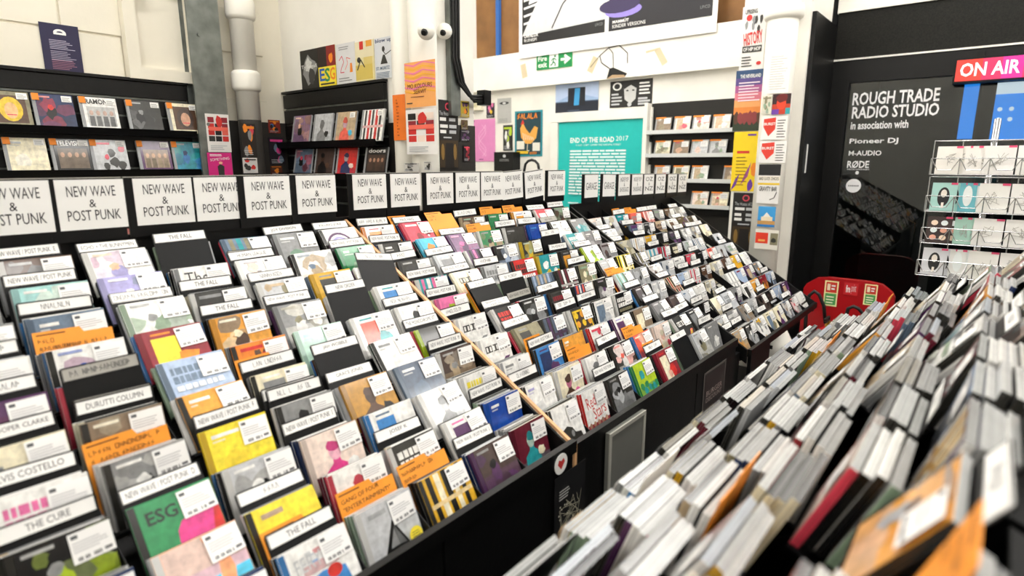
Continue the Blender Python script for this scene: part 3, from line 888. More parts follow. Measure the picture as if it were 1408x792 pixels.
# ------------------------------------------------------------------ ceiling lamps
for ly, nm in ((-1.7, 'right'), (0.2, 'middle'), (2.1, 'left'), (3.7, 'added_alcove')):  # last row is added out of view to brighten the end wall
    for lx, nx in ((-1.8, 'behind the camera'), (0.5, 'above the near bins'), (2.7, 'above the middle bins'), (4.15, 'nearest the end wall')):
        if nm == 'added_alcove' and lx < 2.6: continue
        r = empty('ceiling_lamp', T(lx, ly, CEIL)); tag(r, 'white fluorescent ceiling batten of the %s row %s' % (nm, nx), 'ceiling lamp', 'fluorescent ceiling battens')
        boxobj('housing', M['wallwhite'], -0.75, 0.75, -0.11, 0.11, -0.06, 0.0, r)
        b = MB(); b.prism([(-0.10, -0.061), (0.10, -0.061), (0.085, -0.10), (-0.085, -0.10)], 'x', -0.74, 0.74); b.build('diffuser', M['lamp'], r)

# ------------------------------------------------------------------ sheets of paper on walls
def on_wall(axis, val, rect):
    x0, y0, x1, y1 = rect; xm, ym = (x0+x1)/2, (y0+y1)/2
    if axis == 'X':
        a, b = atX(x0, ym, val), atX(x1, ym, val); t, u = atX(xm, y0, val), atX(xm, y1, val)
        return T(val, a.y, u.z) @ RZ(-90), a.y - b.y, t.z - u.z
    a, b = atY(x0, ym, val), atY(x1, ym, val); t, u = atY(xm, y0, val), atY(xm, y1, val)
    return T(a.x, val, u.z), b.x - a.x, t.z - u.z
def sheet(name, label, cat, axis, val, rect, base, draw=None, group=None, thick=0.0012, mat=None):
    mw, w_, h_ = on_wall(axis, val, rect)
    b = MB(); b.box(0, w_, -thick, 0, 0, h_, base); o = b.build(name, M['print'] if mat is None else mat, None, mw)
    tag(o, label, cat, group)
    if draw:
        p = PR(w_, h_, y=-thick, d=0.0002); draw(p, random.Random(name + label)); p.build('printed_artwork', M['print'], o)
    return o
def ln(p, g, n, u0, v0, u1, v1, c, fill=0.5): p.lines(n, u0, v0, u1, v1, c, g, fill)
G_P = 'posters and flyers on the walls'
YL = Y_LEFT - 0.004
def d_navy(p, g):
    p.ell(0.5, 0.83, 0.16, 0.07, 'white', 14, 0, 180); p.ell(0.5, 0.83, 0.08, 0.03, '23204a', 12, 0, 180); p.rect(0.34, 0.79, 0.66, 0.83, 'white')
    for v, c in ((0.5, 'b9b4c8'), (0.28, 'a7a2b8'), (0.1, '9c6a80')): ln(p, g, 6, 0.2, v, 0.85, v + 0.2, c, 0.35)
sheet('poster', 'dark navy poster with white arch logo on the cream block wall', 'poster', 'Y', YL, (58, 34, 111, 102), '211d42', d_navy, G_P)
# framed hatch on the left wall
mw, hw, hh = on_wall('Y', Y_LEFT - 0.002, (166, -30, 266, 112))
hatch = empty('wall_hatch', mw); tag(hatch, 'white painted wall hatch with raised frame above the slat display', 'hatch')
b = MB(); b.box(0, hw, -0.02, 0, 0, hh); b.build('panel', M['wallcream'], hatch)
for a in ((0, 0.05, 0, hh), (hw-0.05, hw, 0, hh), (0.05, hw-0.05, 0, 0.05), (0.05, hw-0.05, hh-0.05, hh)):
    b = MB(); b.box(a[0], a[1], -0.045, -0.02, a[2], a[3]); b.build('frame_rail', M['wallcream'], hatch)
b = MB(); b.box(0.03, 0.10, -0.062, -0.045, hh - 0.09, hh - 0.07); b.build('hinge', M['steel'], hatch)
# steel stanchion
mw, sw, sh = on_wall('Y', Y_LEFT - 0.10, (266, 60, 309, 160))
st = empty('steel_stanchion', T(mw.translation.x, Y_LEFT - 0.1, 0)); tag(st, 'bare grey galvanised steel stanchion against the cream wall', 'stanchion')
for a in ((0, sw, 0, 0.012), (0, sw, 0.075, 0.087), (sw*0.45, sw*0.55, 0.012, 0.075)):
    b = MB(); b.box(a[0], a[1], a[2], a[3], 0, CEIL); b.build('flange' if a[0] == 0 else 'web', M['steel'], st)
for i in range(6):
    b = MB(); b.tube([(sw*0.3, -0.008, 0.6 + 0.4*i), (sw*0.3, 0.002, 0.6 + 0.4*i)], 0.008, 6); b.build('bolt', M['steel'], st)
def drain(x, y, r, zs, label, mats, lower=None):
    o = empty('drain_pipe', T(x, y, 0)); tag(o, label, 'drain pipe', 'painted iron drain pipes')
    z0 = 0.0
    if lower:
        b = MB(); b.tube([(0, 0, 0), (0, 0, lower)], r, 16); b.build('lower_pipe', M['wainscot'], o, smooth=True); z0 = lower
    b = MB(); b.tube([(0, 0, z0), (0, 0, CEIL)], r, 16); b.build('pipe', mats, o, smooth=True)
    for z in zs:
        b = MB(); b.tube([(0, 0, z - 0.05), (0, 0, z - 0.042), (0, 0, z - 0.03), (0, 0, z + 0.03), (0, 0, z + 0.042), (0, 0, z + 0.05)], [r, r*1.18, r*1.25, r*1.25, r*1.18, r], 16); b.build('collar', mats, o, smooth=True)
    return o
a = atY(334, 60, Y_LEFT - 0.09); c0 = atY(336, 112, Y_LEFT - 0.09); c1 = atY(333, 14, Y_LEFT - 0.09)
drain(a.x, Y_LEFT - 0.09, 0.055, (c0.z, c1.z), 'white drain pipe with two collars in the corner beside the stanchion', M['pipewhite'], 1.83)
a = atX(552, 60, X_PIER - 0.05); drain(X_PIER - 0.05, a.y, 0.045, (), 'slim white drain pipe on the pier left of the column poster', M['pipewhite'])
a = atX(581, 60, X_PIER - 0.06); drain(X_PIER - 0.06, a.y, 0.058, (), 'thick white pipe carrying the yellow and pink poster', M['pipewhite'], None)
# posters by the stanchion
def d_redpics(p, g):
    for i in range(4):
        for j in range(3):
            if g.random() < 0.85: p.rect(0.08 + 0.29*j, 0.28 + 0.165*i, 0.34 + 0.29*j, 0.42 + 0.165*i, g.choice(['red', 'charcoal', 'crimson', 'black', 'blush', 'coral']))
    p.blob(0.55, 0.80, 0.16, 'red', g, 10); p.rect(0.1, 0.56, 0.92, 0.66, 'coral'); ln(p, g, 3, 0.1, 0.06, 0.9, 0.2, 'silver')
def d_pink(p, g):
    p.text('SOMETHING', 0.1, 0.66, 0.9, 0.78, 'white', rot=0.1); p.poly([(0.4, 0), (0.38, 0.4), (0.5, 0.5), (0.66, 0.4), (0.64, 0)], 'charcoal'); p.ell(0.52, 0.55, 0.08, 0.06, 'peach'); ln(p, g, 2, 0.1, 0.85, 0.6, 0.95, 'white')
YB = Y_LEFT - 0.104
sheet('poster', 'white poster with small red and black pictures beside the slat display', 'poster', 'Y', YB, (284, 157, 316, 209), 'e9e6e2', d_redpics, G_P)
sheet('poster', 'magenta poster with dark figure beneath the red picture poster', 'poster', 'Y', YB, (286, 210, 319, 241), 'd4267e', d_pink, G_P)
def d_dark(cs):
    def f(p, g):
        for i in range(6): p.blob(0.2 + 0.6*g.random(), 0.15 + 0.75*g.random(), 0.16, g.choice(cs), g, 9)
        ln(p, g, 3, 0.1, 0.05, 0.9, 0.22, 'silver', 0.3); p.rect(0.1, 0.84, 0.9, 0.92, g.choice(cs))
    return f
sheet('flyer', 'narrow dark flyer with orange bands on the black lower pipe', 'flyer', 'Y', Y_LEFT - 0.155, (333, 170, 352, 215), '241e1a', d_dark(['orange', 'rose', 'grey']), G_P)
sheet('flyer', 'small white and red flyer low on the black lower pipe', 'flyer', 'Y', Y_LEFT - 0.155, (334, 217, 354, 238), 'd8d4d0', d_dark(['red', 'charcoal']), G_P)
YT = Y_LEFT - 0.010
sheet('flyer', 'small red portrait flyer on the dark corner wall', 'flyer', 'Y', YT, (369, 165, 385, 183), '8a2a1c', d_dark(['azure', 'orange', 'black']), G_P)
sheet('flyer', 'tall black and purple flyer under the red portrait flyer', 'flyer', 'Y', YT, (370, 189, 391, 226), '1c1420', d_dark(['purple', 'magenta', 'slate']), G_P)
sheet('flyer', 'small rust red flyer lowest on the dark corner wall', 'flyer', 'Y', YT, (372, 228, 388, 240), '5a2a1a', d_dark(['orange', 'brown']), G_P)

# ------------------------------------------------------------------ slat displays
def slat_display(name, label, axis, val, rect, nslat, shelves):
    mw, w_, h_ = on_wall(axis, val, rect)
    o = empty(name, mw); tag(o, label, 'display panel', 'black slat display panels')
    b = MB(); b.box(0, w_, -0.004, 0, 0, h_); b.build('backing_board', M['blackmatt'], o)
    d = h_/nslat
    sm = MB(); sm.box(0, w_, -0.022, -0.004, 0.006, d - 0.006); sm = sm.mesh('slat', M['blackwood'])
    for i in range(nslat):
        link('slat', sm, o, T(0, 0, d*i))
        b = MB(); b.box(0, w_, -0.012, -0.004, d*i - 0.004, d*i + 0.004); b.build('groove_strip', M['steel'], o)
    b = MB(); b.box(-0.01, w_ + 0.006, -0.026, 0.0, h_, h_ + 0.012); b.build('cap_strip', M['blackwood'], o)
    for z in shelves:
        zz = z - mw.translation.z
        b = MB(); b.prism([(-0.022, zz - 0.012), (-0.075, zz - 0.012), (-0.085, zz + 0.018), (-0.081, zz + 0.018), (-0.072, zz - 0.006), (-0.022, zz - 0.006)], 'x', 0.0, w_); b.build('ledge', M['blackplastic'], o)
    return o, mw, w_, h_
YS = Y_LEFT - 0.012
sl, mwA, wA, hA = slat_display('slat_display', 'wide black slat display holding two rows of CDs on the left wall', 'Y', YS, (-60, 104, 264, 330), 9,
                               (atY(150, 182, Y_LEFT - 0.08).z, atY(150, 239, Y_LEFT - 0.08).z))
XS = X_PIER - 0.006
sl2, mwB, wB, hB = slat_display('slat_display', 'black slat display on the white pier under a row of postcards', 'X', XS, (400, 121, 536, 300), 8,
                                (atX(470, 198, X_PIER - 0.08).z, atX(470, 244, X_PIER - 0.08).z))
def wall_disc(px, row_z, axis, val, cover, label, tagc='orange', sticker=True, lean=12, scale=1.0, sz=1.0):
    rng = random.Random(label)
    if axis == 'Y': p = atY(px, 200, val); mw = T(p.x, val, row_z) @ RX(-lean)
    else: p = atX(px, 200, val); mw = T(val, p.y, row_z) @ RZ(-90) @ RX(-lean)
    mw = mw @ Matrix.Diagonal((scale, 1, sz, 1))
    o = link('compact_disc', case_mb(rng.choice(TOPS), 'silver', cover[1]).mesh('compact_disc', M['case']), None, mw)
    tag(o, label, 'compact disc', 'compact discs displayed on the walls')
    cover_mb(*cover, rng).build('cover_insert', M['cover'], o)
    if tagc:
        b = MB(); b.box(-0.070, -0.046, -0.0045, -0.0036, 0.100, 0.1245, tagc); b.build('price_tag', M['sticker'], o)
    if sticker:
        p = PR(0.036, 0.022, 0.03, 0.098, y=-0.0036); p.rect(0, 0, 1, 1, 'white'); p.lines(3, 0.1, 0.15, 0.9, 0.85, 'grey', rng, 0.4); p.build('price_sticker', M['sticker'], o)
zr1, zr2 = atY(150, 179, Y_LEFT - 0.08).z, atY(150, 236, Y_LEFT - 0.08).z
VA = Y_LEFT - 0.076
A1 = [(22, ('frame', 'khaki', 'brown', 'gold'), 'olive framed portrait cover'), (84, ('photo', 'navy', 'black', 'red'), 'dark blue cover with red title'), (145, ('words', 'white', 'grey', 'RAMONES'), 'white cover with group photograph and black title'),
      (206, ('photo', 'charcoal', 'black', 'grey'), 'dark grey cover with pale standing figure'), (259, ('frame', 'cream', 'brown', 'umber'), 'cream cover with small brown picture')]
for px, cv, lb in A1: wall_disc(px, zr1, 'Y', VA, cv, 'CD with %s, upper row of left wall display' % lb, scale=0.97, sz=1.1)
A2 = [(36, ('plain', 'cream', 'white', 'silver'), 'plain off-white cover'), (98, ('words', 'black', 'sepia', 'TELEVISION'), 'black cover with four people and white title'), (151, ('splash', 'silver', 'charcoal', 'rose'), 'black and white cover with pink scrawl'),
      (213, ('words', 'plum', 'sand', ' '), 'purple cover with group and yellow tag'), (259, ('photo', 'teal', 'azure', 'navy'), 'teal underwater cover')]
for px, cv, lb in A2: wall_disc(px, zr2, 'Y', VA, cv, 'CD with %s, lower row of left wall display' % lb, scale=0.97, sz=1.1)
zb1, zb2 = atX(470, 196, X_PIER - 0.08).z + 0.003, atX(470, 242, X_PIER - 0.08).z + 0.012
VB = X_PIER - 0.073
B1 = [(412, ('photo', 'mauve', 'black', 'peach'), 'murky pink and black cover'), (441, ('figure', 'silver', 'grey', 'charcoal'), 'grey sculpted head cover'), (472, ('figure', 'sand', 'coral', 'sky'), 'desert coloured dancing figures cover'), (509, ('stripe', 'white', 'charcoal', 'red'), 'black white and red stripe cover')]
B2 = [(412, ('photo', 'slate', 'black', 'rose'), 'dark blue cluttered cover'), (441, ('figure', 'umber', 'black', 'brown'), 'dark brown portrait cover'), (472, ('figure', 'red', 'navy', 'blush'), 'red cover with suited figure'), (512, ('words', 'black', 'brown', 'doors'), 'dark cover with greenish title')]
for px, cv, lb in B1: wall_disc(px, zb1, 'X', VB, cv, 'CD with %s, upper row of pier display' % lb, None, px > 450, scale=1.14, sz=1.16)
for px, cv, lb in B2: wall_disc(px, zb2, 'X', VB, cv, 'CD with %s, lower row of pier display' % lb, None, False, scale=1.14, sz=1.0)
# postcards above the pier display
def d_seg(p, g):
    p.blob(0.5, 0.45, 0.4, '8a8a88', g, 12); p.blob(0.45, 0.6, 0.2, 'd0d0cc', g); p.blob(0.6, 0.3, 0.2, '3a3a38', g); p.text('Ty Segall', 0.05, 0.5, 0.92, 0.62, 'white')
def d_esg(p, g):
    p.rect(0, 0.5, 0.5, 1, '2a1c1a'); p.rect(0.5, 0.5, 1, 1, '8a2420'); p.blob(0.75, 0.7, 0.12, 'orange', g); p.rect(0, 0, 1, 0.5, 'yellow')
    p.text('E', 0.06, 0.15, 0.36, 0.46, 'blue', True); p.text('S', 0.36, 0.12, 0.66, 0.46, 'green', True); p.text('G', 0.66, 0.15, 0.95, 0.46, 'orange', True); p.rect(0.1, 0.05, 0.9, 0.09, 'charcoal')
def d_sketch(p, g):
    ln(p, g, 2, 0.15, 0.85, 0.85, 0.95, 'grey', 0.4); p.line([(0.15, 0.6), (0.3, 0.7), (0.4, 0.55), (0.25, 0.4), (0.2, 0.3), (0.4, 0.3)], 0.004, 'rose'); p.line([(0.45, 0.35), (0.6, 0.5), (0.55, 0.65), (0.75, 0.6)], 0.003, 'coral')
    p.poly([(0.7, 0.28), (0.85, 0.28), (0.82, 0.5), (0.73, 0.5)], 'orange'); ln(p, g, 2, 0.1, 0.08, 0.9, 0.2, 'grey', 0.4)
def d_sofa(p, g):
    p.rect(0, 0.6, 1, 1, 'e6dcb8'); p.rect(0, 0.05, 0.9, 0.42, 'd8c060'); p.rect(0.45, 0.42, 0.9, 0.6, 'ddc878'); p.rect(0.25, 0.8, 0.45, 1, 'red'); p.rect(0.6, 0.85, 0.9, 1, 'amber'); p.ell(0.2, 0.55, 0.1, 0.07, 'charcoal'); p.line([(0.1, 0.3), (0.3, 0.55), (0.5, 0.35)], 0.006, 'charcoal')
def d_blow(p, g):
    p.text('blow up', 0.04, 0.86, 0.96, 0.98, 'navy', True); p.ell(0.48, 0.72, 0.08, 0.07, 'charcoal'); p.line([(0.48, 0.66), (0.6, 0.58), (0.9, 0.66)], 0.004, 'charcoal'); p.poly([(0.3, 0.36), (0.7, 0.36), (0.55, 0.58), (0.45, 0.58)], 'charcoal'); p.text('ST. MORITZ', 0.05, 0.22, 0.8, 0.30, 'slate', True); ln(p, g, 4, 0.05, 0.03, 0.9, 0.18, 'slate', 0.4)
XP = X_PIER - 0.002
for rc, base, dr, lb in (((414, 68, 438, 122), '24221f', d_seg, 'black and white head postcard above the pier display, leftmost of five'), ((438, 63, 462, 119), 'c8a020', d_esg, 'yellow and red postcard with big coloured letters above the pier display'),
                         ((463, 59, 489, 116), 'dcdcdc', d_sketch, 'pale postcard with red line sketch above the pier display'), ((489, 56, 515, 112), 'e2d6a0', d_sofa, 'cream postcard with yellow sofa drawing above the pier display'),
                         ((516, 51, 541, 108), 'd9dce0', d_blow, 'white postcard with blue lettering above the pier display, rightmost')):
    sheet('postcard', lb, 'postcard', 'X', XP, rc, base, dr, 'row of postcards above the pier display')
# posters on the pier end
def d_tiger(p, g):
    for i in range(8):
        v = 0.95 - 0.085*i; p.poly([(0.0, v), (0.3, v - 0.06), (0.62, v + 0.02), (1, v - 0.05), (1, v - 0.02), (0.6, v + 0.05), (0.3, v - 0.02), (0, v + 0.03)], 'e87aa0' if i % 2 == 0 else 'f0b030')
    p.text('MO KOLOURS', 0.1, 0.42, 0.9, 0.52, '5a2a20'); p.text('SERVIT', 0.3, 0.30, 0.72, 0.39, '5a2a20'); ln(p, g, 1, 0.2, 0.22, 0.8, 0.25, '7a3a2a'); ln(p, g, 1, 0.06, 0.08, 0.3, 0.13, 'charcoal')
XQ = X_PIER - 0.135
sheet('poster', 'yellow and pink wavy poster taped to the thick white pipe', 'poster', 'X', XQ, (557, 84, 599, 147), 'f0a860', d_tiger, G_P)
sheet('poster', 'white poster with red picture grid below the wavy poster', 'poster', 'X', XQ, (559, 150, 601, 212), 'ebe9e6', d_redpics, G_P)
def d_ticks(p, g):
    for i in range(12): p.rect(0.3, 0.1 + 0.07*i, 0.36 + 0.2*g.random(), 0.125 + 0.07*i, 'a84a10')
sheet('flyer', 'tall narrow orange strip flyer on the slim pipe', 'flyer', 'X', X_PIER - 0.098, (541, 130, 558, 193), 'ee7a22', d_ticks, G_P)
def d_love(p, g):
    p.ell(0.5, 0.91, 0.14, 0.055, 'rose'); p.ell(0.5, 0.91, 0.09, 0.035, '2a1a1a'); p.text('The House of Love', 0.08, 0.78, 0.92, 0.84, 'silver')
    for v in (0.70, 0.60, 0.52): ln(p, g, 1, 0.1, v, 0.5, v + 0.06, 'white', 0.8); ln(p, g, 1, 0.54, v, 0.95, v + 0.06, 'silver', 0.8)
    ln(p, g, 1, 0.25, 0.45, 0.75, 0.48, 'silver', 0.7); p.rect(0.05, 0.02, 0.95, 0.42, '3a2a14'); p.poly([(0.3, 0.02), (0.35, 0.38), (0.7, 0.38), (0.75, 0.02)], '120c08')
    for u in (0.2, 0.8): p.ell(u, 0.25, 0.08, 0.12, '8a6a30')
YQ = Y_PIER - 0.008
sheet('poster', 'tall black gig poster with cream lettering on the side of the pier', 'poster', 'Y', YQ, (602, 138, 630, 232), '1c1916', d_love, G_P)
for rc, base, cs, lb in (((633, 139, 645, 161), 'b8a030', ['plum', 'black', 'orange'], 'small yellow bordered flyer beside the black gig poster'), ((634, 165, 643, 178), '6a5a30', ['black', 'brown'], 'tiny brown crest flyer beside the black gig poster'),
                         ((633, 179, 646, 194), '1a1420', ['plum', 'grey'], 'small dark framed flyer beside the black gig poster'), ((637, 200, 646, 222), '1c1018', ['crimson', 'rose'], 'small black and crimson flyer low on the pier'),):
    sheet('flyer', lb, 'flyer', 'Y', YQ, rc, base, d_dark(cs), G_P)
for rc, lb in (((556, 224, 576, 236), 'grey torn sticker on the dark lower pier'), ((583, 222, 594, 234), 'round-print white sticker on the dark lower pier')):
    sheet('sticker', lb, 'sticker', 'X', X_PIER - 0.135, rc, 'c9c7c2', d_dark(['charcoal', 'grey']), 'stickers on the pier')
# cctv domes
for px, py, lb in ((586, 42, 'white security camera dome on the left of the pair'), (611, 43, 'white security camera dome on the right of the pair')):
    p = atX(px, py, X_PIER - 0.14) if px < 600 else atY(px, py, Y_PIER - 0.05)
    r = empty('security_camera', T(*p)); tag(r, lb, 'security camera', 'security cameras on the pier')
    b = MB(); n = 10
    b.tube([(0, 0, 0.035*math.cos(math.pi*i/n)) for i in range(n+1)], [max(0.001, 0.035*math.sin(math.pi*i/n)) for i in range(n+1)], 14, cap=False); b.build('dome', M['pipewhite'], r, smooth=True)
    b = MB(); b.tube([(-0.024, -0.015, -0.012), (-0.033, -0.020, -0.017)], [0.014, 0.010], 12); b.build('lens', M['blackplastic'], r)
    b = MB(); b.tube([(0, 0, 0), (0.08, 0.065, 0.0)], 0.008, 8); b.build('bracket', M['pipewhite'], r)
# cable tray and cables on the pier side
p0 = atY(619, 60, Y_PIER - 0.03); p1 = atY(632, 60, Y_PIER - 0.03)
r = empty('cable_tray', T(p0.x, Y_PIER - 0.03, 0)); tag(r, 'grey steel cable tray with black cables running up the pier', 'cable tray')
b = MB(); b.box(0, p1.x - p0.x, 0, 0.03, 1.84, CEIL); b.build('tray', M['steel'], r)
for i in range(3):
    b = MB(); xx = 0.010 + 0.018*i
    b.tube([(xx, -0.008, CEIL), (xx + 0.004, -0.008, 2.4), (xx, -0.008, 2.1), (xx + 0.03, -0.01, 1.99), (xx + 0.10, -0.012, 1.935 - 0.012*i), (xx + 0.19, -0.012, 1.94 - 0.01*i)], 0.007, 8); b.build('cable', M['rubber'], r, smooth=True)
b = MB(); b.box(0.20, 0.25, -0.03, 0.02, 1.90, 1.97); b.build('junction_box', M['blackplastic'], r)

# ------------------------------------------------------------------ end wall fittings
XE = X_END - 0.004; XBM = X_END - 0.064
def d_banner(p, g):
    p.rect(0.02, 0.16, 0.49, 1.0, '161616'); p.poly([(0.02, 0.26), (0.49, 0.30), (0.49, 1), (0.20, 1)], 'c8c8c8'); p.poly([(0.06, 0.62), (0.16, 0.66), (0.22, 1.0), (0.10, 1.0)], 'e4e4e4')
    for i in range(6): p.line([(0.03, 0.40 + 0.09*i), (0.20, 0.46 + 0.09*i)], 0.02, 'd8d8d8')
    p.line([(0.20, 0.30), (0.26, 0.55), (0.34, 0.72), (0.49, 0.8)], 0.012, '181818'); p.poly([(0.30, 0.62), (0.33, 0.62), (0.37, 1), (0.34, 1)], '101010')
    p.text('LAPALUX', 0.035, 0.235, 0.12, 0.275, 'white', True); p.text('RUINISM', 0.035, 0.185, 0.11, 0.222, 'white'); p.text('LP/CD', 0.44, 0.24, 0.48, 0.27, 'grey')
    p.rect(0.51, 0.16, 0.98, 1.0, '17151c'); p.ell(0.58, 0.36, 0.09, 0.07, '8a7ac8'); p.ell(0.56, 0.42, 0.10, 0.08, '2a1c48'); p.blob(0.85, 0.72, 0.1, '3c3a44', g); p.blob(0.70, 0.85, 0.12, '2a2830', g)
    p.text('MAMM\u00daT', 0.53, 0.235, 0.61, 0.275, 'white', True); p.text('KINDER VERSIONS', 0.53, 0.185, 0.69, 0.222, 'white'); p.text('LP/CD', 0.93, 0.24, 0.97, 0.27, 'grey')
sheet('banner', 'large white banner with two dark record sleeves hung over the high window', 'banner', 'X', X_END - 0.075, (714, -70, 988, 62), 'f0efec', d_banner, None, 0.003)
def d_exit(p, g):
    p.text('Fire', 0.05, 0.54, 0.30, 0.86, 'white', True); p.text('exit', 0.05, 0.14, 0.30, 0.46, 'white', True)
    p.rect(0.37, 0.08, 0.62, 0.92, 'eef4ee'); gcol = '0c7a3e'
    p.ell(0.53, 0.76, 0.03, 0.07, gcol); p.line([(0.50, 0.66), (0.48, 0.42), (0.44, 0.24), (0.40, 0.22)], 0.012, gcol); p.line([(0.48, 0.42), (0.54, 0.30), (0.53, 0.14)], 0.012, gcol); p.line([(0.42, 0.46), (0.46, 0.60), (0.52, 0.62), (0.57, 0.48)], 0.009, gcol)
    p.rect(0.69, 0.42, 0.86, 0.58, 'white'); p.poly([(0.80, 0.18), (0.97, 0.5), (0.80, 0.82), (0.78, 0.66), (0.86, 0.5), (0.78, 0.34)], 'white')
sheet('exit_sign', 'green fire exit sign with running man and arrow on the white beam', 'sign', 'X', XBM, (738, 72, 787, 94), '0c8a46', d_exit, None, 0.003)
# broken plaster and tape on the beam
mw, w_, h_ = on_wall('X', XBM + 0.003, (812, 62, 864, 108))
r = link('plaster_hole', None, None, mw); tag(r, 'jagged hole broken in the white plaster beam', 'wall damage')
p = PR(w_, h_, d=0.0012); p.poly([(0.45, 0.0), (0.92, 0.0), (0.98, 0.10), (0.62, 0.32), (0.52, 0.30)], '0c0b0a'); p.poly([(0.46, 0.0), (0.94, 0.0), (0.90, 0.07), (0.60, 0.10)], 'b89a74'); p.build('opening', M['print'], r)
p = PR(w_, h_, d=0.0012); p.line([(0.52, 0.30), (0.30, 0.50), (0.25, 0.72), (0.48, 0.92), (0.75, 0.96), (0.97, 0.7), (0.98, 0.4)], 0.009, '3a362f'); p.line([(0.48, 0.92), (0.60, 0.75), (0.62, 0.32)], 0.007, '4a463e'); p.line([(0.25, 0.72), (0.0, 0.40)], 0.006, '5a564c'); p.build('crack', M['print'], r)
for rc, rot, lb in (((811, 78, 819, 100), 28, 'strip of masking tape left of the plaster hole'), ((717, 88, 724, 107), -12, 'strip of masking tape left of the exit sign'), ((905, 65, 913, 90), -32, 'strip of masking tape right of the plaster hole'), ((888, 68, 905, 71), -8, 'short level strip of masking tape on the beam')):
    mw, w_, h_ = on_wall('X', XBM + 0.003, rc); b = MB(); b.box(-w_/2, w_/2, -0.001, 0, -h_/2, h_/2); o = b.build('tape_strip', M['tape'], None, mw @ T(w_/2, 0, h_/2) @ RY(rot)); tag(o, lb, 'tape', 'masking tape on the beam')
def d_bluehall(p, g):
    p.rect(0, 0.45, 1, 1, '9ab4d8'); p.poly([(0, 0.45), (0.3, 0.62), (0.7, 0.62), (1, 0.5), (1, 1), (0, 1)], 'b6c8e6'); p.rect(0, 0, 1, 0.42, '141c2c'); p.rect(0.30, 0.30, 0.70, 0.86, '0e1420'); p.poly([(0.44, 0.32), (0.56, 0.32), (0.58, 0.84), (0.46, 0.84)], '3a9ad0'); ln(p, g, 2, 0.3, 0.12, 0.7, 0.2, '5a6a80', 0.4)
sheet('poster', 'landscape blue poster with dark doorway above the teal board', 'poster', 'X', XE, (764, 114, 823, 159), '40506a', d_bluehall, G_P)
def d_bw(p, g):
    p.ell(0.17, 0.80, 0.11, 0.15, 'white'); p.ell(0.17, 0.80, 0.07, 0.10, '1a1a1a'); p.poly([(0.36, 0.3), (0.32, 0.95), (0.64, 0.95), (0.62, 0.3), (0.5, 0.12)], 'c8c8c6'); p.poly([(0.30, 1), (0.34, 0.68), (0.5, 0.82), (0.64, 0.68), (0.68, 1)], '1a1a1a')
    for u in (0.42, 0.56): p.ell(u, 0.62, 0.03, 0.03, '1a1a1a')
    ln(p, g, 4, 0.04, 0.1, 0.3, 0.6, 'silver'); ln(p, g, 4, 0.70, 0.45, 0.96, 0.95, 'white'); ln(p, g, 3, 0.68, 0.06, 0.97, 0.36, 'silver', 0.7); p.ell(0.48, 0.10, 0.05, 0.08, 'silver')
sheet('poster', 'black and white face poster below the plaster hole', 'poster', 'X', XE, (839, 110, 897, 147), '1d1c1b', d_bw, G_P)
# teal board in its door frame
mw, w_, h_ = on_wall('X', X_END - 0.002, (767, 166, 879, 480))
fr = empty('door_surround', mw); tag(fr, 'white painted door surround holding the teal festival board', 'door frame')
for a in ((-0.09, -0.003, 0, h_), (w_ + 0.003, w_ + 0.09, 0, h_), (-0.09, w_ + 0.09, h_ + 0.003, h_ + 0.09)):
    b = MB(); b.box(a[0], a[1], -0.03, 0, a[2], a[3]); b.build('architrave', M['wallwhite'], fr)
def d_road(p, g):
    H = p.h
    def v(py): return 1 - (py - 166)/314.0
    p.text('END OF THE ROAD', 0.15, v(194), 0.68, v(187), 'white', True); p.text('2017', 0.70, v(192.5), 0.84, v(186.5), 'white'); p.text('31 AUG - 3 SEPT  LARMER TREE GARDENS, DORSET', 0.22, v(198.5), 0.76, v(196), 'white')
    for i in range(15):
        y = v(206 + 4.1*i); u = 0.15
        while u < 0.80:
            wd = min(0.82 - u, 0.05 + 0.12*g.random()); p.rect(u, y, u + wd, y + 2.2/314, 'e8fbfa'); u += wd + 0.012
    ln(p, g, 1, 0.15, v(276), 0.3, v(274), 'e8fbfa', 0.8)
sheet('festival_board', 'large teal board with white festival line-up text in the door frame', 'poster', 'X', X_END - 0.003, (767, 166, 879, 480), '12bdb6', d_road, None, 0.01)
def d_rooster(p, g):
    p.rect(0.06, 0.04, 0.94, 0.96, '123a44'); p.scribble(6, 0.10, 0.83, 0.84, 0.94, 0.012, 'orange', g)
    p.poly([(0.20, 0.62), (0.30, 0.74), (0.42, 0.60), (0.55, 0.50), (0.72, 0.66), (0.84, 0.62), (0.78, 0.40), (0.60, 0.28), (0.40, 0.28), (0.24, 0.42)], 'e8a84a')
    for i in range(6): p.line([(0.30 + 0.07*i, 0.52 - 0.02*i), (0.34 + 0.07*i, 0.36)], 0.006, 'f4efe0')
    p.poly([(0.22, 0.70), (0.30, 0.82), (0.36, 0.72)], 'red'); p.line([(0.48, 0.28), (0.46, 0.14), (0.54, 0.12)], 0.008, 'e8e0c8')
    for a in ((0.08, 0.16, 0.36, 0.34), (0.66, 0.12, 0.92, 0.30)): p.rect(*a, 'e8e6da')
    p.rect(0.08, 0.06, 0.5, 0.12, 'gold'); ln(p, g, 2, 0.55, 0.05, 0.9, 0.11, 'orange')
sheet('poster', 'teal poster of an orange cockerel left of the teal board', 'poster', 'X', XE, (708, 152, 746, 215), '1f8a98', d_rooster, G_P)
def d_line(p, g):
    for k in range(3): p.line([(0.45 + 0.16*math.sin(0.5*i + k), 0.12 + 0.05*i) for i in range(16)], 0.004, 'f2c0dc')
    p.rect(0.04, 0.94, 0.12, 0.98, '5a2a4a'); p.rect(0.3, 0.04, 0.5, 0.06, '8a4a78')
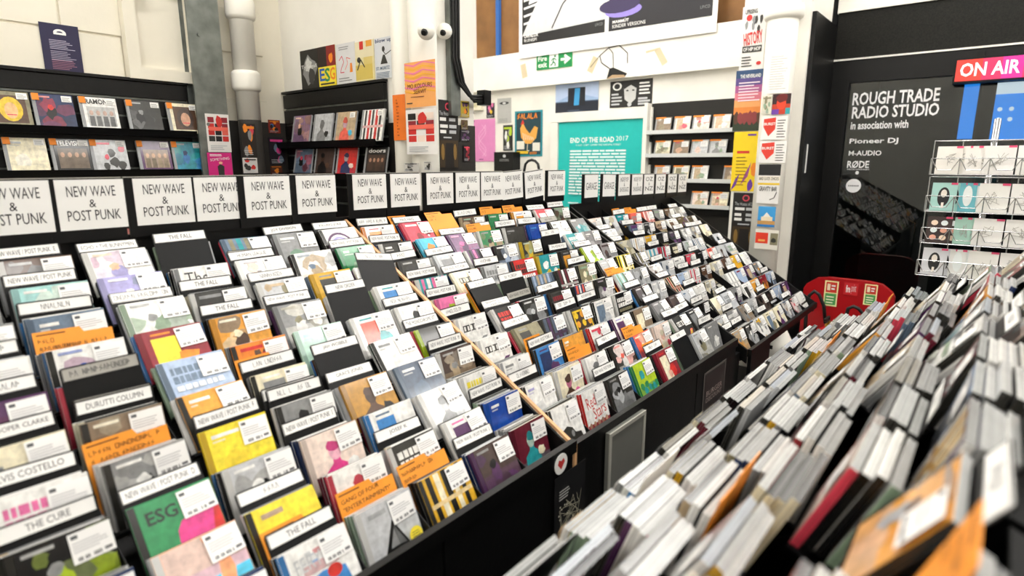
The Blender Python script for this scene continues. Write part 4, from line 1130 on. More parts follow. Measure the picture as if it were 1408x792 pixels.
sheet('poster', 'pink poster with faint line figure on the end wall', 'poster', 'X', XE, (649, 164, 681, 222), 'e08ac0', d_line, G_P)
def d_eye(p, g):
    p.ell(0.5, 0.80, 0.34, 0.06, '3a3a3a'); p.ell(0.5, 0.80, 0.12, 0.045, 'd0d0d0'); ln(p, g, 3, 0.1, 0.05, 0.9, 0.2, '8a8a88', 0.4)
sheet('poster', 'grey poster with a single eye near the cockerel poster', 'poster', 'X', XE, (684, 135, 703, 169), 'b4b4b0', d_eye, G_P)
sheet('flyer', 'tiny black flyer with pink faces beside the eye poster', 'flyer', 'X', XE, (669, 142, 680, 162), '1a141c', d_dark(['pink', 'gold', 'plum']), G_P)
sheet('flyer', 'narrow black and white flyer below the eye poster', 'flyer', 'X', XE, (692, 172, 705, 207), '20201c', d_dark(['white', 'lime', 'grey']), G_P)
mw, w_, h_ = on_wall('X', XE, (649, 133, 665, 152)); r = empty('wall_sounder', mw); tag(r, 'cream square alarm sounder high on the end wall', 'alarm')
b = MB(); b.box(0, w_, -0.04, 0, 0, h_, 'e6e0c8'); b.build('body', M['print'], r); p = PR(w_, h_, y=-0.0405); p.ell(0.5, 0.5, 0.32, 0.32, 'd4cca8'); p.ell(0.5, 0.5, 0.2, 0.2, 'c4bc98'); p.build('grille', M['print'], r)
mw, w_, h_ = on_wall('X', XE - 0.1, (681, 209, 707, 240)); r = empty('black_box', mw); tag(r, 'black box with small white crest on the end wall', 'box')
b = MB(); b.box(0, w_, -0.02, 0.1, 0, h_); b.build('body', M['blackplastic'], r); p = PR(w_, h_, y=-0.0205); p.ell(0.55, 0.82, 0.08, 0.07, 'silver'); ln(p, random.Random(2), 2, 0.3, 0.6, 0.8, 0.72, 'grey', 0.4); p.build('printed_artwork', M['print'], r)
pm = atX(731, 240, 4.0); r = empty('bag_handle_hoop', T(*pm)); tag(r, 'black hoop handle rising behind the signs', 'handle')
b = MB(); b.tube([(0, 0.075, -0.30), (0, 0.078, 0.03), (0, 0.065, 0.085), (0, 0.035, 0.11), (0, 0.0, 0.118), (0, -0.035, 0.11), (0, -0.065, 0.085), (0, -0.078, 0.03), (0, -0.075, -0.30)], 0.011, 8); b.build('hoop', M['rubber'], r, smooth=True)
b = MB(); b.box(-0.06, 0.06, -0.12, 0.12, -pm.z, -0.28); b.build('bag_body', M['rubber'], r)
# wall rack of CDs at the end wall
mw, w_, h_ = on_wall('X', X_END - 0.002, (893, 139, 1012, 330)); r = empty('wall_rack', mw); tag(r, 'white wall rack with black backing and shelves of CDs beside the column', 'rack')
b = MB(); b.box(0, w_, -0.01, 0, 0, h_); b.build('backing_board', M['blackmatt'], r)
b = MB(); b.box(-0.03, 0.0, -0.09, 0, 0, h_); b.build('side_post', M['wallwhite'], r)
XR = X_END - 0.08
for k, (py, xs) in enumerate(((181, (910, 936, 962, 990)), (214, (909, 934, 960, 985)), (249, (908, 934, 960, 1005)), (284, (960, 987)))):
    z = atX(950, py, XR).z
    b = MB(); b.prism([(-0.10, z - mw.translation.z - 0.012), (-0.01, z - mw.translation.z - 0.012), (-0.01, z - mw.translation.z), (-0.094, z - mw.translation.z), (-0.094, z - mw.translation.z + 0.02), (-0.10, z - mw.translation.z + 0.02)], 'x', 0, w_); b.build('shelf', M['acrylic'], r)
    b = MB(); b.box(0, w_, -0.03, -0.01, z - mw.translation.z - 0.075, z - mw.translation.z - 0.014); b.build('rail', M['blackwood'], r)
    for i, px in enumerate(xs):
        g = random.Random(k*10 + i); p = atX(px, py, XR)
        cv = (g.choice(['photo', 'panel', 'figure', 'plain']), g.choice(['white', 'white', 'silver', 'cream', 'blush', 'sage', 'sepia']), g.choice(['sand', 'grey', 'silver', 'khaki', 'peach']), g.choice(['white', 'rose', 'sage']))
        o = link('compact_disc', case_mb('d2d3d1', 'silver', cv[1]).mesh('compact_disc', M['case']), None, T(XR, p.y, z + 0.0005) @ RZ(-90) @ RX(-14) @ Matrix.Diagonal((1.02, 1, 1.06, 1))); tag(o, '%s and %s CD, %s from left on %s shelf of wall rack' % (cv[1], cv[2], ORD[i+1], ORD[k+1]), 'compact disc', 'compact discs displayed on the walls')
        cover_mb(*cv, g).build('cover_insert', M['cover'], o)
        q = PR(0.06, 0.045, 0.006, 0.07, y=-0.0036); q.rect(0, 0, 1, 1, 'white'); q.lines(3, 0.1, 0.2, 0.9, 0.8, 'silver', g, 0.4); q.build('price_sticker', M['sticker'], o)
        b = MB(); b.box(-0.070, 0.02, -0.0045, -0.0036, 0.112, 0.1245, 'orange'); b.build('price_tag', M['sticker'], o)
# black header above rack
# pipe and posters on the white column
a = atX(1071, 100, X_COL - 0.10); drain(X_COL - 0.10, a.y, 0.10, (atX(1074, 18, X_COL - 0.10).z,), 'wide white drain pipe with collar on the white column', M['pipewhite'])
XC = X_COL - 0.004
def d_hiphop(p, g):
    for i in range(9): p.blob(0.15 + 0.7*g.random(), 0.62 + 0.22*g.random(), 0.07, g.choice(['charcoal', 'grey', 'black']), g, 8)
    p.text('UPRISING', 0.12, 0.88, 0.62, 0.95, 'charcoal', True); p.ell(0.3, 0.82, 0.12, 0.05, 'red'); p.text('HISTORY', 0.12, 0.40, 0.9, 0.60, 'red', True, 0.12); p.rect(0.1, 0.28, 0.9, 0.38, 'charcoal'); p.text('OF HIP HOP', 0.14, 0.30, 0.86, 0.36, 'white', True); ln(p, g, 4, 0.1, 0.06, 0.6, 0.24, 'charcoal', 0.4); p.ell(0.82, 0.10, 0.10, 0.03, 'red')
def d_dusk(p, g):
    for i, c in enumerate(('e0863a', 'e8a060', 'd87888', 'a8588c', '5a4a88', '2c4a70')): p.rect(0, 0.28 + 0.12*i, 1, 0.41 + 0.12*i, c)
    p.rect(0, 0, 1, 0.28, '2e3a28')
    for i in range(6): p.blob(0.1 + 0.16*i, 0.22, 0.11, g.choice(['3a4a2a', '8a3a3a', '5a3a2a']), g, 9)
    p.text('THE NEVERLAND', 0.15, 0.88, 0.85, 0.94, 'white', True); ln(p, g, 7, 0.12, 0.5, 0.88, 0.84, 'f0dce4', 0.4)
def d_yel(p, g):
    p.poly([(0.0, 0.0), (0.2, 0.10), (0.3, 0.3), (0.15, 0.2)], 'purple'); p.poly([(0.35, 0.10), (0.6, 0.25), (0.7, 0.5), (0.5, 0.3)], '9a4a8a'); p.blob(0.8, 0.35, 0.12, 'orange', g); p.blob(0.7, 0.1, 0.1, 'purple', g); ln(p, g, 9, 0.15, 0.1, 0.6, 0.62, '8a5a10', 0.25); p.rect(0.15, 0.64, 0.6, 0.68, 'red'); p.rect(0.5, 0.93, 0.8, 0.96, 'purple')
sheet('poster', 'white hip hop history poster topmost on the white column', 'poster', 'X', XC, (1019, 8, 1052, 96), 'e6e4e0', d_hiphop, G_P)
sheet('poster', 'sunset coloured festival poster on the white column', 'poster', 'X', XC, (1010, 97, 1050, 180), '7a5a80', d_dusk, G_P)
sheet('poster', 'bright yellow poster with purple swirls on the white column', 'poster', 'X', XC, (1007, 181, 1045, 263), 'f2d21a', d_yel, G_P)
sheet('poster', 'black gig poster with cream lettering low on the white column', 'poster', 'X', XC, (1006, 265, 1041, 345), '1c1916', d_love, G_P)
XD = X_COL - 0.205
def d_port(p, g): p.rect(0, 0, 1, 0.5, 'c03a1a'); p.ell(0.5, 0.55, 0.26, 0.32, 'e04020'); p.blob(0.5, 0.8, 0.25, '6a1a18', g, 10, 1.3); p.rect(0, 0, 0.4, 0.25, 'purple'); p.rect(0.75, 0, 1, 0.3, 'teal')
def d_badge(p, g): p.poly([(0.08, 0.55), (0.08, 0.9), (0.55, 0.95), (0.55, 0.45), (0.3, 0.15)], 'd83a2a'); p.text('BURST', 0.10, 0.62, 0.54, 0.74, 'white', True); ln(p, g, 7, 0.62, 0.1, 0.95, 0.92, 'charcoal', 0.3)
def d_cook(p, g): p.rect(0, 0.72, 1, 1, '1c1c1c'); p.rect(0, 0.58, 1, 0.70, 'f0e8d8'); p.text('BAD LUCK CHICKS', 0.05, 0.60, 0.95, 0.68, 'charcoal', True); p.rect(0, 0.48, 1, 0.53, 'gold'); p.text('GRAVITY BAR', 0.08, 0.32, 0.9, 0.44, 'charcoal', True); p.line([(0.6, 0.1), (0.8, 0.15), (0.9, 0.3)], 0.006, 'charcoal')
def d_villa(p, g): p.rect(0, 0.35, 1, 1, '3a9ad8'); p.rect(0.2, 0.3, 0.85, 0.5, 'e8d8b8'); p.poly([(0.3, 0.5), (0.5, 0.72), (0.75, 0.5)], 'f0ece0'); p.rect(0, 0.12, 1, 0.3, 'c09050'); p.rect(0, 0, 1, 0.12, '2a7ac0')
def d_redpic(p, g): p.rect(0.02, 0.3, 0.56, 0.85, 'e03a20'); p.rect(0.14, 0.4, 0.44, 0.5, 'f0b060'); p.rect(0.66, 0.25, 0.98, 0.85, '8a8468'); p.blob(0.8, 0.5, 0.12, '3a3a30', g)
for rc, base, dr, lb in (((1062, 129, 1087, 157), '301418', d_port, 'red and purple portrait flyer on the wide pipe'), ((1048, 132, 1061, 157), 'd8d4c0', d_dark(['sage', 'khaki']), 'small pale leaf-print flyer beside the red portrait flyer'),
                         ((1047, 160, 1082, 192), 'eceae6', d_badge, 'white flyer with red badge, upper of two on the pipe'), ((1044, 194, 1081, 224), 'e8e6e2', d_badge, 'white flyer with red badge, lower of two on the pipe'),
                         ((1042, 226, 1072, 280), 'e4e2de', d_cook, 'white lettered poster with black top and yellow band on the pipe'), ((1042, 284, 1066, 312), '2a7ab8', d_villa, 'blue sky villa postcard on the pipe'),
                         ((1038, 316, 1070, 343), 'e6e2d6', d_redpic, 'cream postcard with red square low on the pipe')):
    sheet('flyer', lb, 'flyer', 'X', XD, rc, base, dr, G_P)
def d_typed(p, g): ln(p, g, 14, 0.1, 0.1, 0.9, 0.95, 'c4c2bc', 0.3)
sheet('flyer', 'faint typed white notice high on the wide pipe', 'flyer', 'X', XD, (1056, 72, 1086, 128), 'efede8', d_typed, G_P)
# sensor strip on the jamb
b = MB(); b.box(X_COL + 0.10, X_COL + 0.12, pc1 - 0.036, pc1 - 0.031, 1.55, 1.75); o = b.build('alarm_contact', M['white']); tag(o, 'thin white contact strip on the black jamb', 'strip')

# ------------------------------------------------------------------ studio window lettering and sign
XW = X_STUDIO + 0.028
def lettering(t, rc, bold=False):
    mw, w_, h_ = on_wall('X', XW, rc); p = PR(w_, h_); p.text(t, 0, 0, 1, 1, 'f4f4f4', bold); return p.build('lettering', M['sticker'], win, mw)
lettering('ROUGH TRADE', (1173, 124, 1292, 142), True); lettering('RADIO STUDIO', (1172, 144, 1291, 161), True); lettering('in association with', (1170, 166, 1249, 177), True)
lettering('Pioneer DJ', (1168, 190, 1235, 199), True); lettering('M-AUDIO', (1167, 207, 1212, 214), True); lettering('R\u00d8DE', (1165, 221, 1195, 231), True); lettering('MICROPHONES', (1165, 232, 1195, 234))
mw, w_, h_ = on_wall('X', XW, (1163, 246, 1184, 265)); p = PR(w_, h_); p.ell(0.5, 0.5, 0.5, 0.5, 'f2f2f2', 20)
for i in range(6): p.ell(0.2 + 0.12*i, 0.5, 0.04, 0.06, '2a2a2a', 8)
p.build('round_logo', M['sticker'], win, mw)
mw, w_, h_ = on_wall('X', XW, (1176, 235, 1181, 240)); p = PR(w_, h_); p.ell(0.5, 0.5, 0.5, 0.5, 'f2f2f2', 12); p.build('round_logo', M['sticker'], win, mw)
mw, w_, h_ = on_wall('X', X_STUDIO - 0.10, (1315, 78, 1440, 108)); r = empty('on_air_sign', mw); tag(r, 'red and magenta lit ON AIR sign box above the studio window', 'sign')
b = MB(); b.box(-0.012, w_ + 0.012, 0.0, 0.098, -0.012, h_ + 0.012); b.build('housing', M['blackplastic'], r)
mat = pbsdf('lit_sign_face', rough=0.3, attr=True); nt = mat.node_tree; bs = nt.nodes['Principled BSDF']; nt.links.new([n for n in nt.nodes if n.type == 'ATTRIBUTE'][0].outputs['Color'], bs.inputs['Emission Color']); bs.inputs['Emission Strength'].default_value = 0.45
p = PR(w_, h_, d=0.0004); p.rect(0, 0, 0.3, 1, 'd8382e'); p.rect(0.3, 0, 0.52, 1, 'd02a5a'); p.rect(0.52, 0, 0.75, 1, 'c8288a'); p.rect(0.75, 0, 1, 1, 'c8305a'); p.text('ON AIR', 0.05, 0.2, 0.72, 0.84, 'f6ecec', True); p.build('lit_face', mat, r)
mount = MB(); mount.box(0.1, 0.14, 0.05, 0.12, h_ + 0.01, h_ + 0.05); mount.build('bracket', M['blackplastic'], r)
# screens inside the studio
for rc, lb in (((1321, 116, 1342, 191), 'narrow tall blue lit screen behind the studio glass'), ((1366, 112, 1440, 192), 'wide blue lit screen with white top bar behind the studio glass')):
    mw, w_, h_ = on_wall('X', 6.1, rc); r = empty('monitor_screen', mw); tag(r, lb, 'screen', 'blue screens in the studio')
    b = MB(); b.box(-0.01, w_ + 0.01, 0.0, 0.05, -0.01, h_ + 0.01); b.build('bezel', M['blackplastic'], r)
    b = MB(); b.box(0, w_, -0.002, 0, 0, h_); b.build('panel', M['screen'], r)
    if w_ > 0.3:
        b = MB(); b.box(0, w_, -0.004, -0.002, h_*0.80, h_); b.build('title_bar', pbsdf('white_screen', 'ffffff', emit='eaf4ff', estr=1.2), r)
        for i in range(4):
            b = MB(); b.tube([(w_*(0.12 + 0.22*(i % 2)), -0.005, h_*(0.36 + 0.18*(i//2))), (w_*(0.12 + 0.22*(i % 2)), -0.002, h_*(0.36 + 0.18*(i//2)))], 0.016, 10); b.build('icon', bpy.data.materials['white_screen'], r)
    b = MB(); b.box(w_*0.45, w_*0.55, 0.02, 0.05, -(mw.translation.z - 0.02), 0); b.build('stand', M['blackplastic'], r)
# ------------------------------------------------------------------ the bins
table = {}
for row in STOCK.strip().split('\n'):
    c, k, x, kd, tx = row.split(' ', 4)
    table.setdefault((int(c), int(k)), []).append((float(x), kd, tx))
I4 = Matrix.Identity(4)
PITCH = 0.167; XJ = 1.28
def sub(c0, n): return {(c - c0, k): v for (c, k), v in table.items() if c0 <= c < c0 + n}
NB, LB = bin_shell('browser_bin', 'near black CD bin left of the bare wood divider edge', I4, XJ - 9*PITCH, XJ, 0.83, 0.88, 1.815, 1.43, 0.557, 3, None, PITCH, 9, ((-0.015, -0.001), None))
fill_unit(NB, LB, I4, XJ - 9*PITCH, PITCH, 9, 10, 0.92, 0.930, 0.58, lambda c: '%s column left of wood edge' % ORD[9 - c], sub(-9, 9), 5)
MBN, LM = bin_shell('browser_bin', 'middle black CD bin right of the bare wood divider edge', I4, XJ, XJ + 8*PITCH, 0.845, 0.855, 1.815, 1.43, 0.575, 3, 0, PITCH, 8, ((0.001, 0.009), (0.001, 0.015)))
fill_unit(MBN, LM, I4, XJ, PITCH, 8, 10, 0.925, 0.925, 0.58, lambda c: '%s column right of wood edge' % ORD[c + 1], sub(0, 8), 6)
PF = 0.156; XF = 2.74
FB, LF = bin_shell('browser_bin', 'far black CD bin next to the white column', I4, XF, XF + 8*PF, 0.82, 0.775, 1.805, 1.40, 0.62, 1, None, PF, 8, base_x1=3.06, bd=0.17, thin=True)
fill_unit(FB, LF, I4, XF, PF, 8, 10, 0.90, 0.835, 0.60, lambda c: '%s column of far bin' % ORD[c + 1], {}, 7, plabel=0.5, worange=0.05)
b = MB(); b.box(XF - 0.105, XF - 0.016, 0.85, 0.868, 0.08, 0.76); b.build('added_gap_panel', M['blackwood'], FB, LF)  # black board added to keep floor light out of the gap between bins
# foreground bin, facing the other way across the aisle
FR = T(2.17, 1.38, 0) @ RZ(180)
RB, LR = bin_shell('browser_bin', 'blurred foreground black CD bin on the right of the aisle', FR, 0.0, 13*PITCH, 0.848, 0.94, 1.66, 1.40, 0.58, 3, None, PITCH, 13)
rtab = {(10, 5): [(10.5*PITCH, 'O', 'scribbled|card')], (9, 4): [], (8, 4): [(8.5*PITCH, 'C', 'plain blush rose grey')], (7, 0): [(7.5*PITCH, 'C', 'plain white grey silver'), (7.5*PITCH, 'W', 'x')], (8, 0): [(8.5*PITCH, 'C', 'stripe mustard black gold')], (9, 0): [(9.5*PITCH, 'C', 'photo charcoal grey black'), (9.5*PITCH, 'D', 'scribbled')]}
fill_unit(RB, LR, FR, 0.0, PITCH, 13, 8, 0.93, 1.08, 0.62, lambda c: '%s column of foreground bin' % ORD[c + 1], rtab, 9, lean_mix=0.25, jit=0.014, dense=1.3, plabel=0.28, empties=0.03, worange=0.03)

# ------------------------------------------------------------------ section signs along the back
def sign(x, z, y, rows, label, tilt=0.0, wcard=0.150, dx=0.012, colour=None):
    r = empty('section_sign', T(x, y, z) @ RY(tilt)); tag(r, label, 'sign', 'section signs along the backs of the bins')
    b = MB(); b.box(-0.083, 0.083, 0.0, 0.006, 0.0, 0.158); b.build('backing_board', M['blackplastic'], r)
    b = MB(); b.box(-0.083, 0.083, -0.002, 0.008, 0.158, 0.160); b.build('top_edge', M['greycard'], r)
    b = MB(); b.box(dx - wcard/2, dx + wcard/2 , -0.002, 0.0, 0.030, 0.155); pc = b.build('paper_card', M['white'], r)
    p = PR(wcard, 0.125, dx - wcard/2, 0.030, y=-0.0022)
    n = len(rows)
    if n == 1: p.text(rows[0], 0.10, 0.34, 0.90, 0.66, '26262a')
    else:
        p.text(rows[0], 0.15, 0.66, 0.86, 0.87, '26262a'); p.text(rows[1], 0.45, 0.44, 0.55, 0.60, '26262a'); p.text(rows[2], 0.12, 0.18, 0.90, 0.39, '26262a')
    p.build('lettering', M['ink'], pc)
NW = ['NEW WAVE', '&', 'POST PUNK']
YSG = 1.800
sx = [(17, 0), (127, 0), (227, 0), (305, 0), (368, 0), (436, 0), (509, 0), (558, 0), (605, 0), (643, 0), (676, 0), (705, -3), (735, -5), (764, 0)]
for i, (px, tl) in enumerate(sx):
    x = atY(px, 280, YSG).x
    sign(x - 0.012, 1.424, YSG - 0.0003*i - (0.006 if i == 4 else 0), NW, 'new wave and post punk sign, %s from the left along the bin backs' % ORD[i + 1], tl)
g3 = [(813, ['GARAGE'], 'upper-case garage sign, first beside the gap'), (837, ['GARAGE'], 'upper-case garage sign, second beside the gap'), (858, ['INDIE POP', '&', 'SHOEGAZE'], 'indie pop and shoegaze sign, first of two'), (876, ['INDIE POP', '&', 'SHOEGAZE'], 'indie pop and shoegaze sign, second of two'),
      (892, ['OZ', '&', 'NZ'], 'short OZ and NZ sign, first of four'), (908, ['OZ', '&', 'NZ'], 'short OZ and NZ sign, second of four'), (924, ['OZ', '&', 'NZ'], 'short OZ and NZ sign, third of four'), (938, ['OZ', '&', 'NZ'], 'short OZ and NZ sign, fourth of four')]
for i, (px, rows, lb) in enumerate(g3):
    x = atY(px, 255, 1.79).x
    if len(rows[0]) == 2:
        r0 = rows
    sign(x - 0.008, 1.40 - 0.002*i, 1.79, rows, lb, 1.5 if i == 1 else 0, 0.138, 0.008)
emit_discs()

# ------------------------------------------------------------------ things on the bin fronts
def front_sheet(name, label, cat, rect, base, draw, Y):
    return sheet(name, label, cat, 'Y', Y, rect, base, draw, 'sheets on the bin fronts')
def d_heart(p, g):
    for i in range(9): p.line([(0.1 + 0.8*g.random(), 0.05 + 0.55*g.random()) for _ in range(4)], 0.0016, 'b8b49c')
    for i in range(14): p.ell(0.1 + 0.8*g.random(), 0.05 + 0.6*g.random(), 0.02, 0.014, 'e0dcc8', 6)
    ln(p, g, 4, 0.1, 0.66, 0.5, 0.82, 'b8b8b4', 0.4)
front_sheet('poster', 'black poster with white doodles on the bin front by the wood edge', 'poster', (762, 646, 803, 735), '0e0e10', d_heart, 0.8105)
mw, w_, h_ = on_wall('Y', 0.8095, (763, 626, 780, 650)); p = PR(w_, h_, d=0.0003); p.ell(0.5, 0.5, 0.5, 0.5, 'f0eeea', 20); p.poly([(0.5, 0.2), (0.22, 0.55), (0.32, 0.78), (0.5, 0.66), (0.68, 0.78), (0.78, 0.55)], 'c83a36')
r = empty('heart_sticker', mw); tag(r, 'round white sticker with red heart on the bin lip', 'sticker'); p.build('printed_artwork', M['sticker'], r)
b = MB(); b.tube([(w_/2, 0.0015, h_/2), (w_/2, 0.0, h_/2)], w_/2, 18); b.build('disc', M['white'], r)
mw, w_, h_ = on_wall('Y', 0.8255, (832, 580, 880, 660)); r = empty('framed_print', mw); tag(r, 'grey framed print leaning on the middle bin front', 'picture')
b = MB(); b.box(0, w_, -0.012, 0, 0, h_, '6a6a64'); b.build('print', M['print'], r)
for a in ((0, 0.012, 0, h_), (w_ - 0.012, w_, 0, h_), (0.012, w_ - 0.012, 0, 0.012), (0.012, w_ - 0.012, h_ - 0.012, h_)):
    b = MB(); b.box(a[0], a[1], -0.016, -0.012, a[2], a[3], 'a8a69c'); b.build('frame_rail', M['print'], r)
def d_disc(p, g):
    p.rect(0.04, 0.03, 0.96, 0.97, '201a1a'); p.rect(0.08, 0.52, 0.92, 0.94, '2a2020'); p.text('BURGER', 0.14, 0.62, 0.86, 0.70, '9a8a84'); p.text('DISCOUNT', 0.14, 0.53, 0.86, 0.60, '9a8a84'); p.rect(0.12, 0.10, 0.46, 0.44, '4a3434'); p.rect(0.54, 0.10, 0.88, 0.44, '3c2a30')
front_sheet('poster', 'dark brown discount poster at the right end of the middle bin front', 'poster', (966, 506, 994, 590), '5a5450', d_disc, 0.829)

# ------------------------------------------------------------------ low shelving seen between the signs
r = empty('cassette_shelf', T(0.62, Y_LEFT - 0.145, 0)); tag(r, 'dark low shelf of cassettes along the left wall behind the signs', 'shelf')
b = MB(); b.box(-0.9, 0.6, 0.085, 0.10, 0.0, 1.55); b.build('back_panel', M['blackmatt'], r)
for z in (0.9, 1.06, 1.22, 1.38):
    b = MB(); b.box(-0.9, 0.6, -0.03, 0.085, z - 0.012, z); b.build('shelf', M['blackwood'], r)
for xx in (-0.925, 0.601):
    b = MB(); b.box(xx, xx + 0.02, -0.03, 0.10, 0.0, 1.55); b.build('side_board', M['blackwood'], r)
b = MB(); rg = random.Random(4)
for z in (0.9, 1.06, 1.22, 1.38):
    x = -0.88
    while x < 0.575:
        wd = rg.uniform(0.015, 0.02)
        if rg.random() < 0.93: b.box(x, x + wd - 0.0012, -0.02 + rg.uniform(0, 0.01), 0.07, z + 0.001, z + rg.choice([0.109, 0.109, 0.12]), mixc(rg.choice(['white', 'cream', 'silver', 'sand', 'charcoal', 'lime', 'rose']), 'cream', 0.3))
        x += wd
o = b.build('cassette', M['case'], None, T(0.62, Y_LEFT - 0.145, 0)); tag(o, 'tightly packed cassettes filling the low shelf behind the signs', 'cassette', None, 'stuff')

# ------------------------------------------------------------------ fire point
XX = 4.56
pa, pb = atX(1106, 400, XX), atX(1232, 400, XX); zt = atX(1168, 384, XX).z; wd = pa.y - pb.y
r = empty('extinguisher_stand', T(XX, pa.y, 0) @ RZ(-90)); tag(r, 'red moulded fire extinguisher stand with rounded top against the studio', 'extinguisher stand')
b = MB(); zs = zt - 0.07
prof = [(0, 0), (wd, 0), (wd, zs - 0.02), (wd*0.97, zs + 0.012), (wd*0.86, zt - 0.012), (wd*0.72, zt), (wd*0.28, zt), (wd*0.14, zt - 0.012), (wd*0.03, zs + 0.012), (0, zs - 0.02)]
b.prism(prof, 'y', -0.03, 0.03); b.build('back_panel', M['red'], r)
b = MB(); b.box(0, wd, -0.28, -0.03, 0.0, 0.06); b.build('foot_tray', M['red'], r)
def d_fire(p, g):
    p.rect(0.10, 0.54, 0.90, 0.95, 'c8301c'); p.rect(0.10, 0.06, 0.90, 0.50, '4a9a50'); ln(p, g, 2, 0.5, 0.66, 0.84, 0.9, 'white', 0.5); p.rect(0.2, 0.62, 0.42, 0.88, 'f0e0c0'); ln(p, g, 3, 0.2, 0.12, 0.84, 0.46, 'f0f0d0', 0.4)
for rc, lb in (((1133, 386, 1152, 421), 'left'), ((1188, 391, 1206, 420), 'right')):
    mw, w_, h_ = on_wall('X', XX - 0.033, rc); p = PR(w_, h_, d=0.0005); p.rect(0, 0, 1, 1, 'f0e6a8'); d_fire(p, random.Random(3)); o = p.build('instruction_label', M['print'], r); o.matrix_local = (T(XX, pa.y, 0) @ RZ(-90)).inverted() @ mw
mw, w_, h_ = on_wall('X', XX - 0.033, (1160, 389, 1180, 406)); p = PR(w_, h_, d=0.0005); p.rect(0, 0, 1, 1, 'c01820'); p.text('fire', 0.16, 0.2, 0.46, 0.8, 'white', True); p.text('point', 0.54, 0.1, 0.86, 0.9, 'e8c0c0'); o = p.build('centre_label', M['print'], r); o.matrix_local = (T(XX, pa.y, 0) @ RZ(-90)).inverted() @ mw
for i, (px, lb) in enumerate(((1139, 'left'), (1196, 'right'))):
    p = atX(px, 437, XX - 0.13); zv = p.z
    e = empty('fire_extinguisher', T(XX - 0.13, p.y, 0.061)); tag(e, 'red fire extinguisher with black hose, %s one on the stand' % lb, 'fire extinguisher', 'fire extinguishers on the stand')
    hb = zv - 0.061 - 0.06
    b = MB(); b.tube([(0, 0, 0), (0, 0, 0.01), (0, 0, hb - 0.07), (0, 0, hb - 0.02), (0, 0, hb)], [0.07, 0.075, 0.075, 0.05, 0.02], 18); b.build('cylinder', M['redmetal'], e, smooth=True)
    b = MB(); b.tube([(0, 0, hb - 0.005), (0, 0, hb + 0.04)], [0.018, 0.016], 12); b.build('valve', M['brass'], e)
    b = MB(); b.box(-0.09, 0.02, -0.008, 0.008, hb + 0.04, hb + 0.05); b.box(-0.10, 0.02, -0.008, 0.008, hb + 0.062, hb + 0.070); b.box(0.01, 0.02, -0.008, 0.008, hb + 0.05, hb + 0.062); b.build('handle', M['rubber'], e)
    b = MB(); d = 1; ap = 0.24 if i == 0 else 0.13
    b.tube([(0, 0.015*d, hb + 0.02), (-0.03, 0.03*d, hb + 0.6*ap), (-0.04, 0.065*d, hb + 0.92*ap), (-0.04, 0.095*d, hb + ap), (-0.04, 0.125*d, hb + 0.86*ap), (-0.03, 0.135*d, hb + 0.3*ap), (-0.02, 0.125*d, hb - 0.2), (-0.02, 0.115*d, hb - 0.33)], 0.012, 10); b.build('hose', M['rubber'], e, smooth=True)
    b = MB(); b.tube([(0, -0.02, hb + 0.02), (0, -0.035, hb + 0.02)], 0.015, 10); b.build('gauge', M['white'], e)
# white tub lying in the aisle beside the far bin
p = atX(1067, 492, 4.165); r = empty('plastic_tub', T(p.x, p.y, 0)); tag(r, 'white tapered plastic tub on a grey stool at the end of the far bin', 'tub')
z = p.z - 0.12
b = MB(); b.tube([(0.02, 0.02, z), (0.0, 0.0, z + 0.03), (-0.03, -0.02, z + 0.17), (-0.05, 0.04, z + 0.30)], [0.08, 0.095, 0.115, 0.105], 16); b.build('body', M['pipewhite'], r, smooth=True)
b = MB(); b.tube([(-0.03, -0.018, z + 0.155), (-0.032, -0.021, z + 0.175)], 0.119, 16); b.build('rim', M['pipewhite'], r, smooth=True)
b = MB(); b.box(-0.152, -0.148, -0.01, 0.03, z + 0.22, z + 0.245); b.build('printed_mark', M['ink'], r)
b = MB(); b.box(-0.10, 0.12, -0.10, 0.12, z - 0.02, z); b.build('stool_top', M['greycard'], r)
for sxx, syy in ((-0.09, -0.09), (0.10, -0.09), (-0.09, 0.10), (0.10, 0.10)):
    b = MB(); b.box(sxx - 0.01, sxx + 0.01, syy - 0.01, syy + 0.01, 0, z - 0.02); b.build('stool_leg', M['greycard'], r)

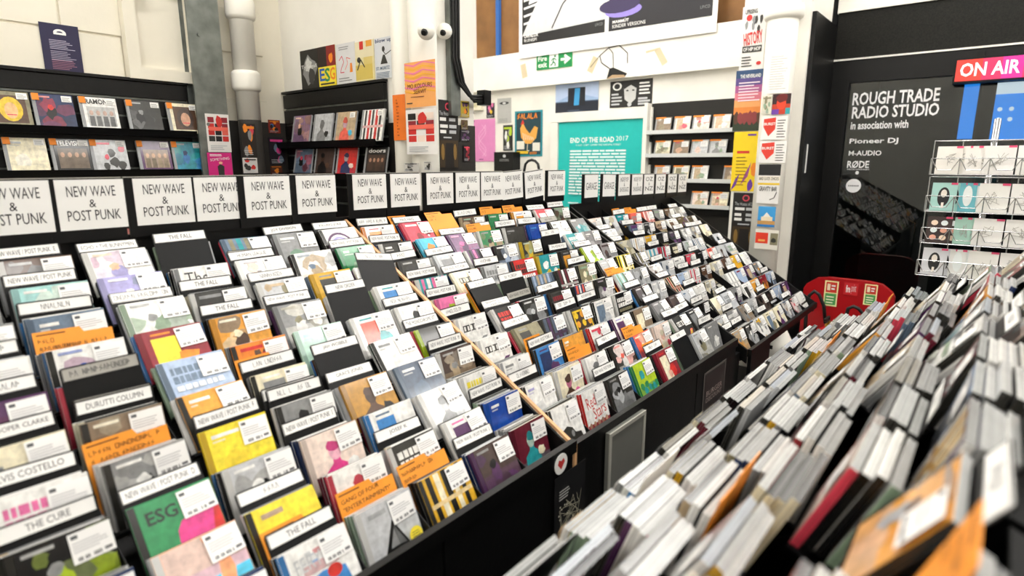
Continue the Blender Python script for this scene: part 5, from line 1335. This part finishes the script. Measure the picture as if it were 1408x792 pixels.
# ------------------------------------------------------------------ postcard rack
XK = 3.05
pz = atX(1365, 205, XK)
r = empty('postcard_rack', T(XK, pz.y, 0)); tag(r, 'chrome wire postcard rack in front of the studio window', 'postcard rack')
b = MB(); b.tube([(0.09, 0, 0), (0.09, 0, pz.z + 0.12)], 0.012, 10); b.build('pole', M['wire'], r, smooth=True)
b = MB(); b.tube([(0.09, 0, 0), (0.09, 0, 0.03)], [0.22, 0.2], 20); b.build('base', M['wire'], r)
COLS = [(1283, 1318), (1322, 1346), (1348, 1391), (1394, 1437)]
ROWS = [(200, 239), (251, 291), (299, 336), (344, 382)]
yw0 = atX(1278, 250, XK).y - pz.y; yw1 = atX(1445, 250, XK).y - pz.y
for k, (ya, yb) in enumerate(ROWS):
    zb = atX(1350, yb, XK).z; za = atX(1350, ya, XK).z
    b = MB()
    for zz, dx in ((zb - 0.004, 0.0), (zb - 0.004, -0.05), (zb + 0.06, -0.055), (za + 0.02, 0.0), (za + 0.02, 0.06)): b.tube([(dx, yw0, zz), (dx, yw1, zz)], 0.002, 6)
    for c in range(5):
        y = yw0 + (yw1 - yw0)*c/4
        b.tube([(0.0, y, za + 0.02), (0.0, y, zb - 0.004), (-0.05, y, zb - 0.004), (-0.055, y, zb + 0.06)], 0.002, 6); b.tube([(0.0, y, za + 0.02), (0.09, 0, za + 0.02)], 0.002, 6)
    for c in range(4):
        y0_ = yw0 + (yw1 - yw0)*(c + 0.25)/4; y1_ = yw0 + (yw1 - yw0)*(c + 0.75)/4
        b.tube([(-0.055, yw0 + (yw1 - yw0)*c/4, zb + 0.06), (-0.055, y0_, zb + 0.015), (-0.055, y1_, zb + 0.015), (-0.055, yw0 + (yw1 - yw0)*(c+1)/4, zb + 0.06)], 0.002, 6)
    b.build('wire_pocket', M['wire'], r)
def d_card(k, c):
    def f(p, g):
        t = (k*4 + c) % 8
        if t == 4: p.ell(0.5, 0.5, 0.24, 0.34, '1a1a1a'); p.ell(0.5, 0.62, 0.12, 0.14, 'e8e0d4'); p.rect(0.45, 0.1, 0.55, 0.3, 'e8e0d4')
        elif t == 5: p.ell(0.5, 0.55, 0.28, 0.36, 'eef4f2')
        elif t == 0 and k == 2:
            for i in range(6): p.ell(0.3 + 0.4*(i % 2), 0.2 + 0.28*(i//2), 0.14, 0.10, ('e8a890', 'f0d8c0', 'e8f0f0')[i % 3])
        elif k == 3 and c == 0: p.rect(0.1, 0.2, 0.9, 0.95, '1c2c50'); p.rect(0.3, 0.5, 0.42, 0.85, 'f0f0f0'); p.rect(0.58, 0.5, 0.7, 0.85, 'f0f0f0')
        else:
            for i in range(4): p.line([(0.2 + 0.6*g.random(), 0.25 + 0.5*g.random()) for _ in range(4)], 0.0016, 'a8a49c')
        p.rect(0.74, 0.93, 1, 1, 'e84a78')
    return f
CB = [['ece8e0', 'f0ece6', 'efece8', 'f2f0ec'], ['a8d4cc', '6ab8c4', 'f0eee8', 'f2f0ec'], ['3a2a28', 'a8d0c0', 'f0eeea', 'f0eeea'], ['d8d8dc', 'e8e8e4', 'eeece6', 'f0eeea']]
CN = [['cream', 'ivory', 'white sketch', 'plain white'], ['mint with dark head', 'sky blue oval', 'white face-drawing', 'blank white'], ['black with coloured dots', 'pale green lettered', 'white animal-drawing', 'white doodle'], ['navy jacket', 'pale grey', 'off-white', 'snow white']]
for k in range(4):
    ya, yb = ROWS[k]; zb = atX(1350, yb, XK).z
    for c, (xa, xb) in enumerate(COLS):
        pa_, pb_ = atX(xa, 240, XK - 0.03), atX(xb, 240, XK - 0.03); w_ = pa_.y - pb_.y; h_ = atX(1350, ya, XK).z - zb
        for q in range(2 if c < 2 else 1):
            o = empty('greeting_card', T(XK - 0.038 + 0.007*q, pa_.y - 0.003 - 0.03*q*(c < 2), zb - 0.001) @ RZ(-90 + (4 if c % 2 else -3)) @ RX(-9)); tag(o, '%s greeting card, %s wire row from top%s' % (CN[k][c], ORD[k + 1], ', spare copy behind' if q else ''), 'greeting card', 'greeting cards in the wire rack')
            b = MB(); b.box(0, w_, 0, 0.006, 0, h_, CB[k][c]); b.build('card', M['print'], o)
            p = PR(w_, h_, d=0.0004); d_card(k, c)(p, random.Random(k*7 + c)); p.build('printed_artwork', M['print'], o)
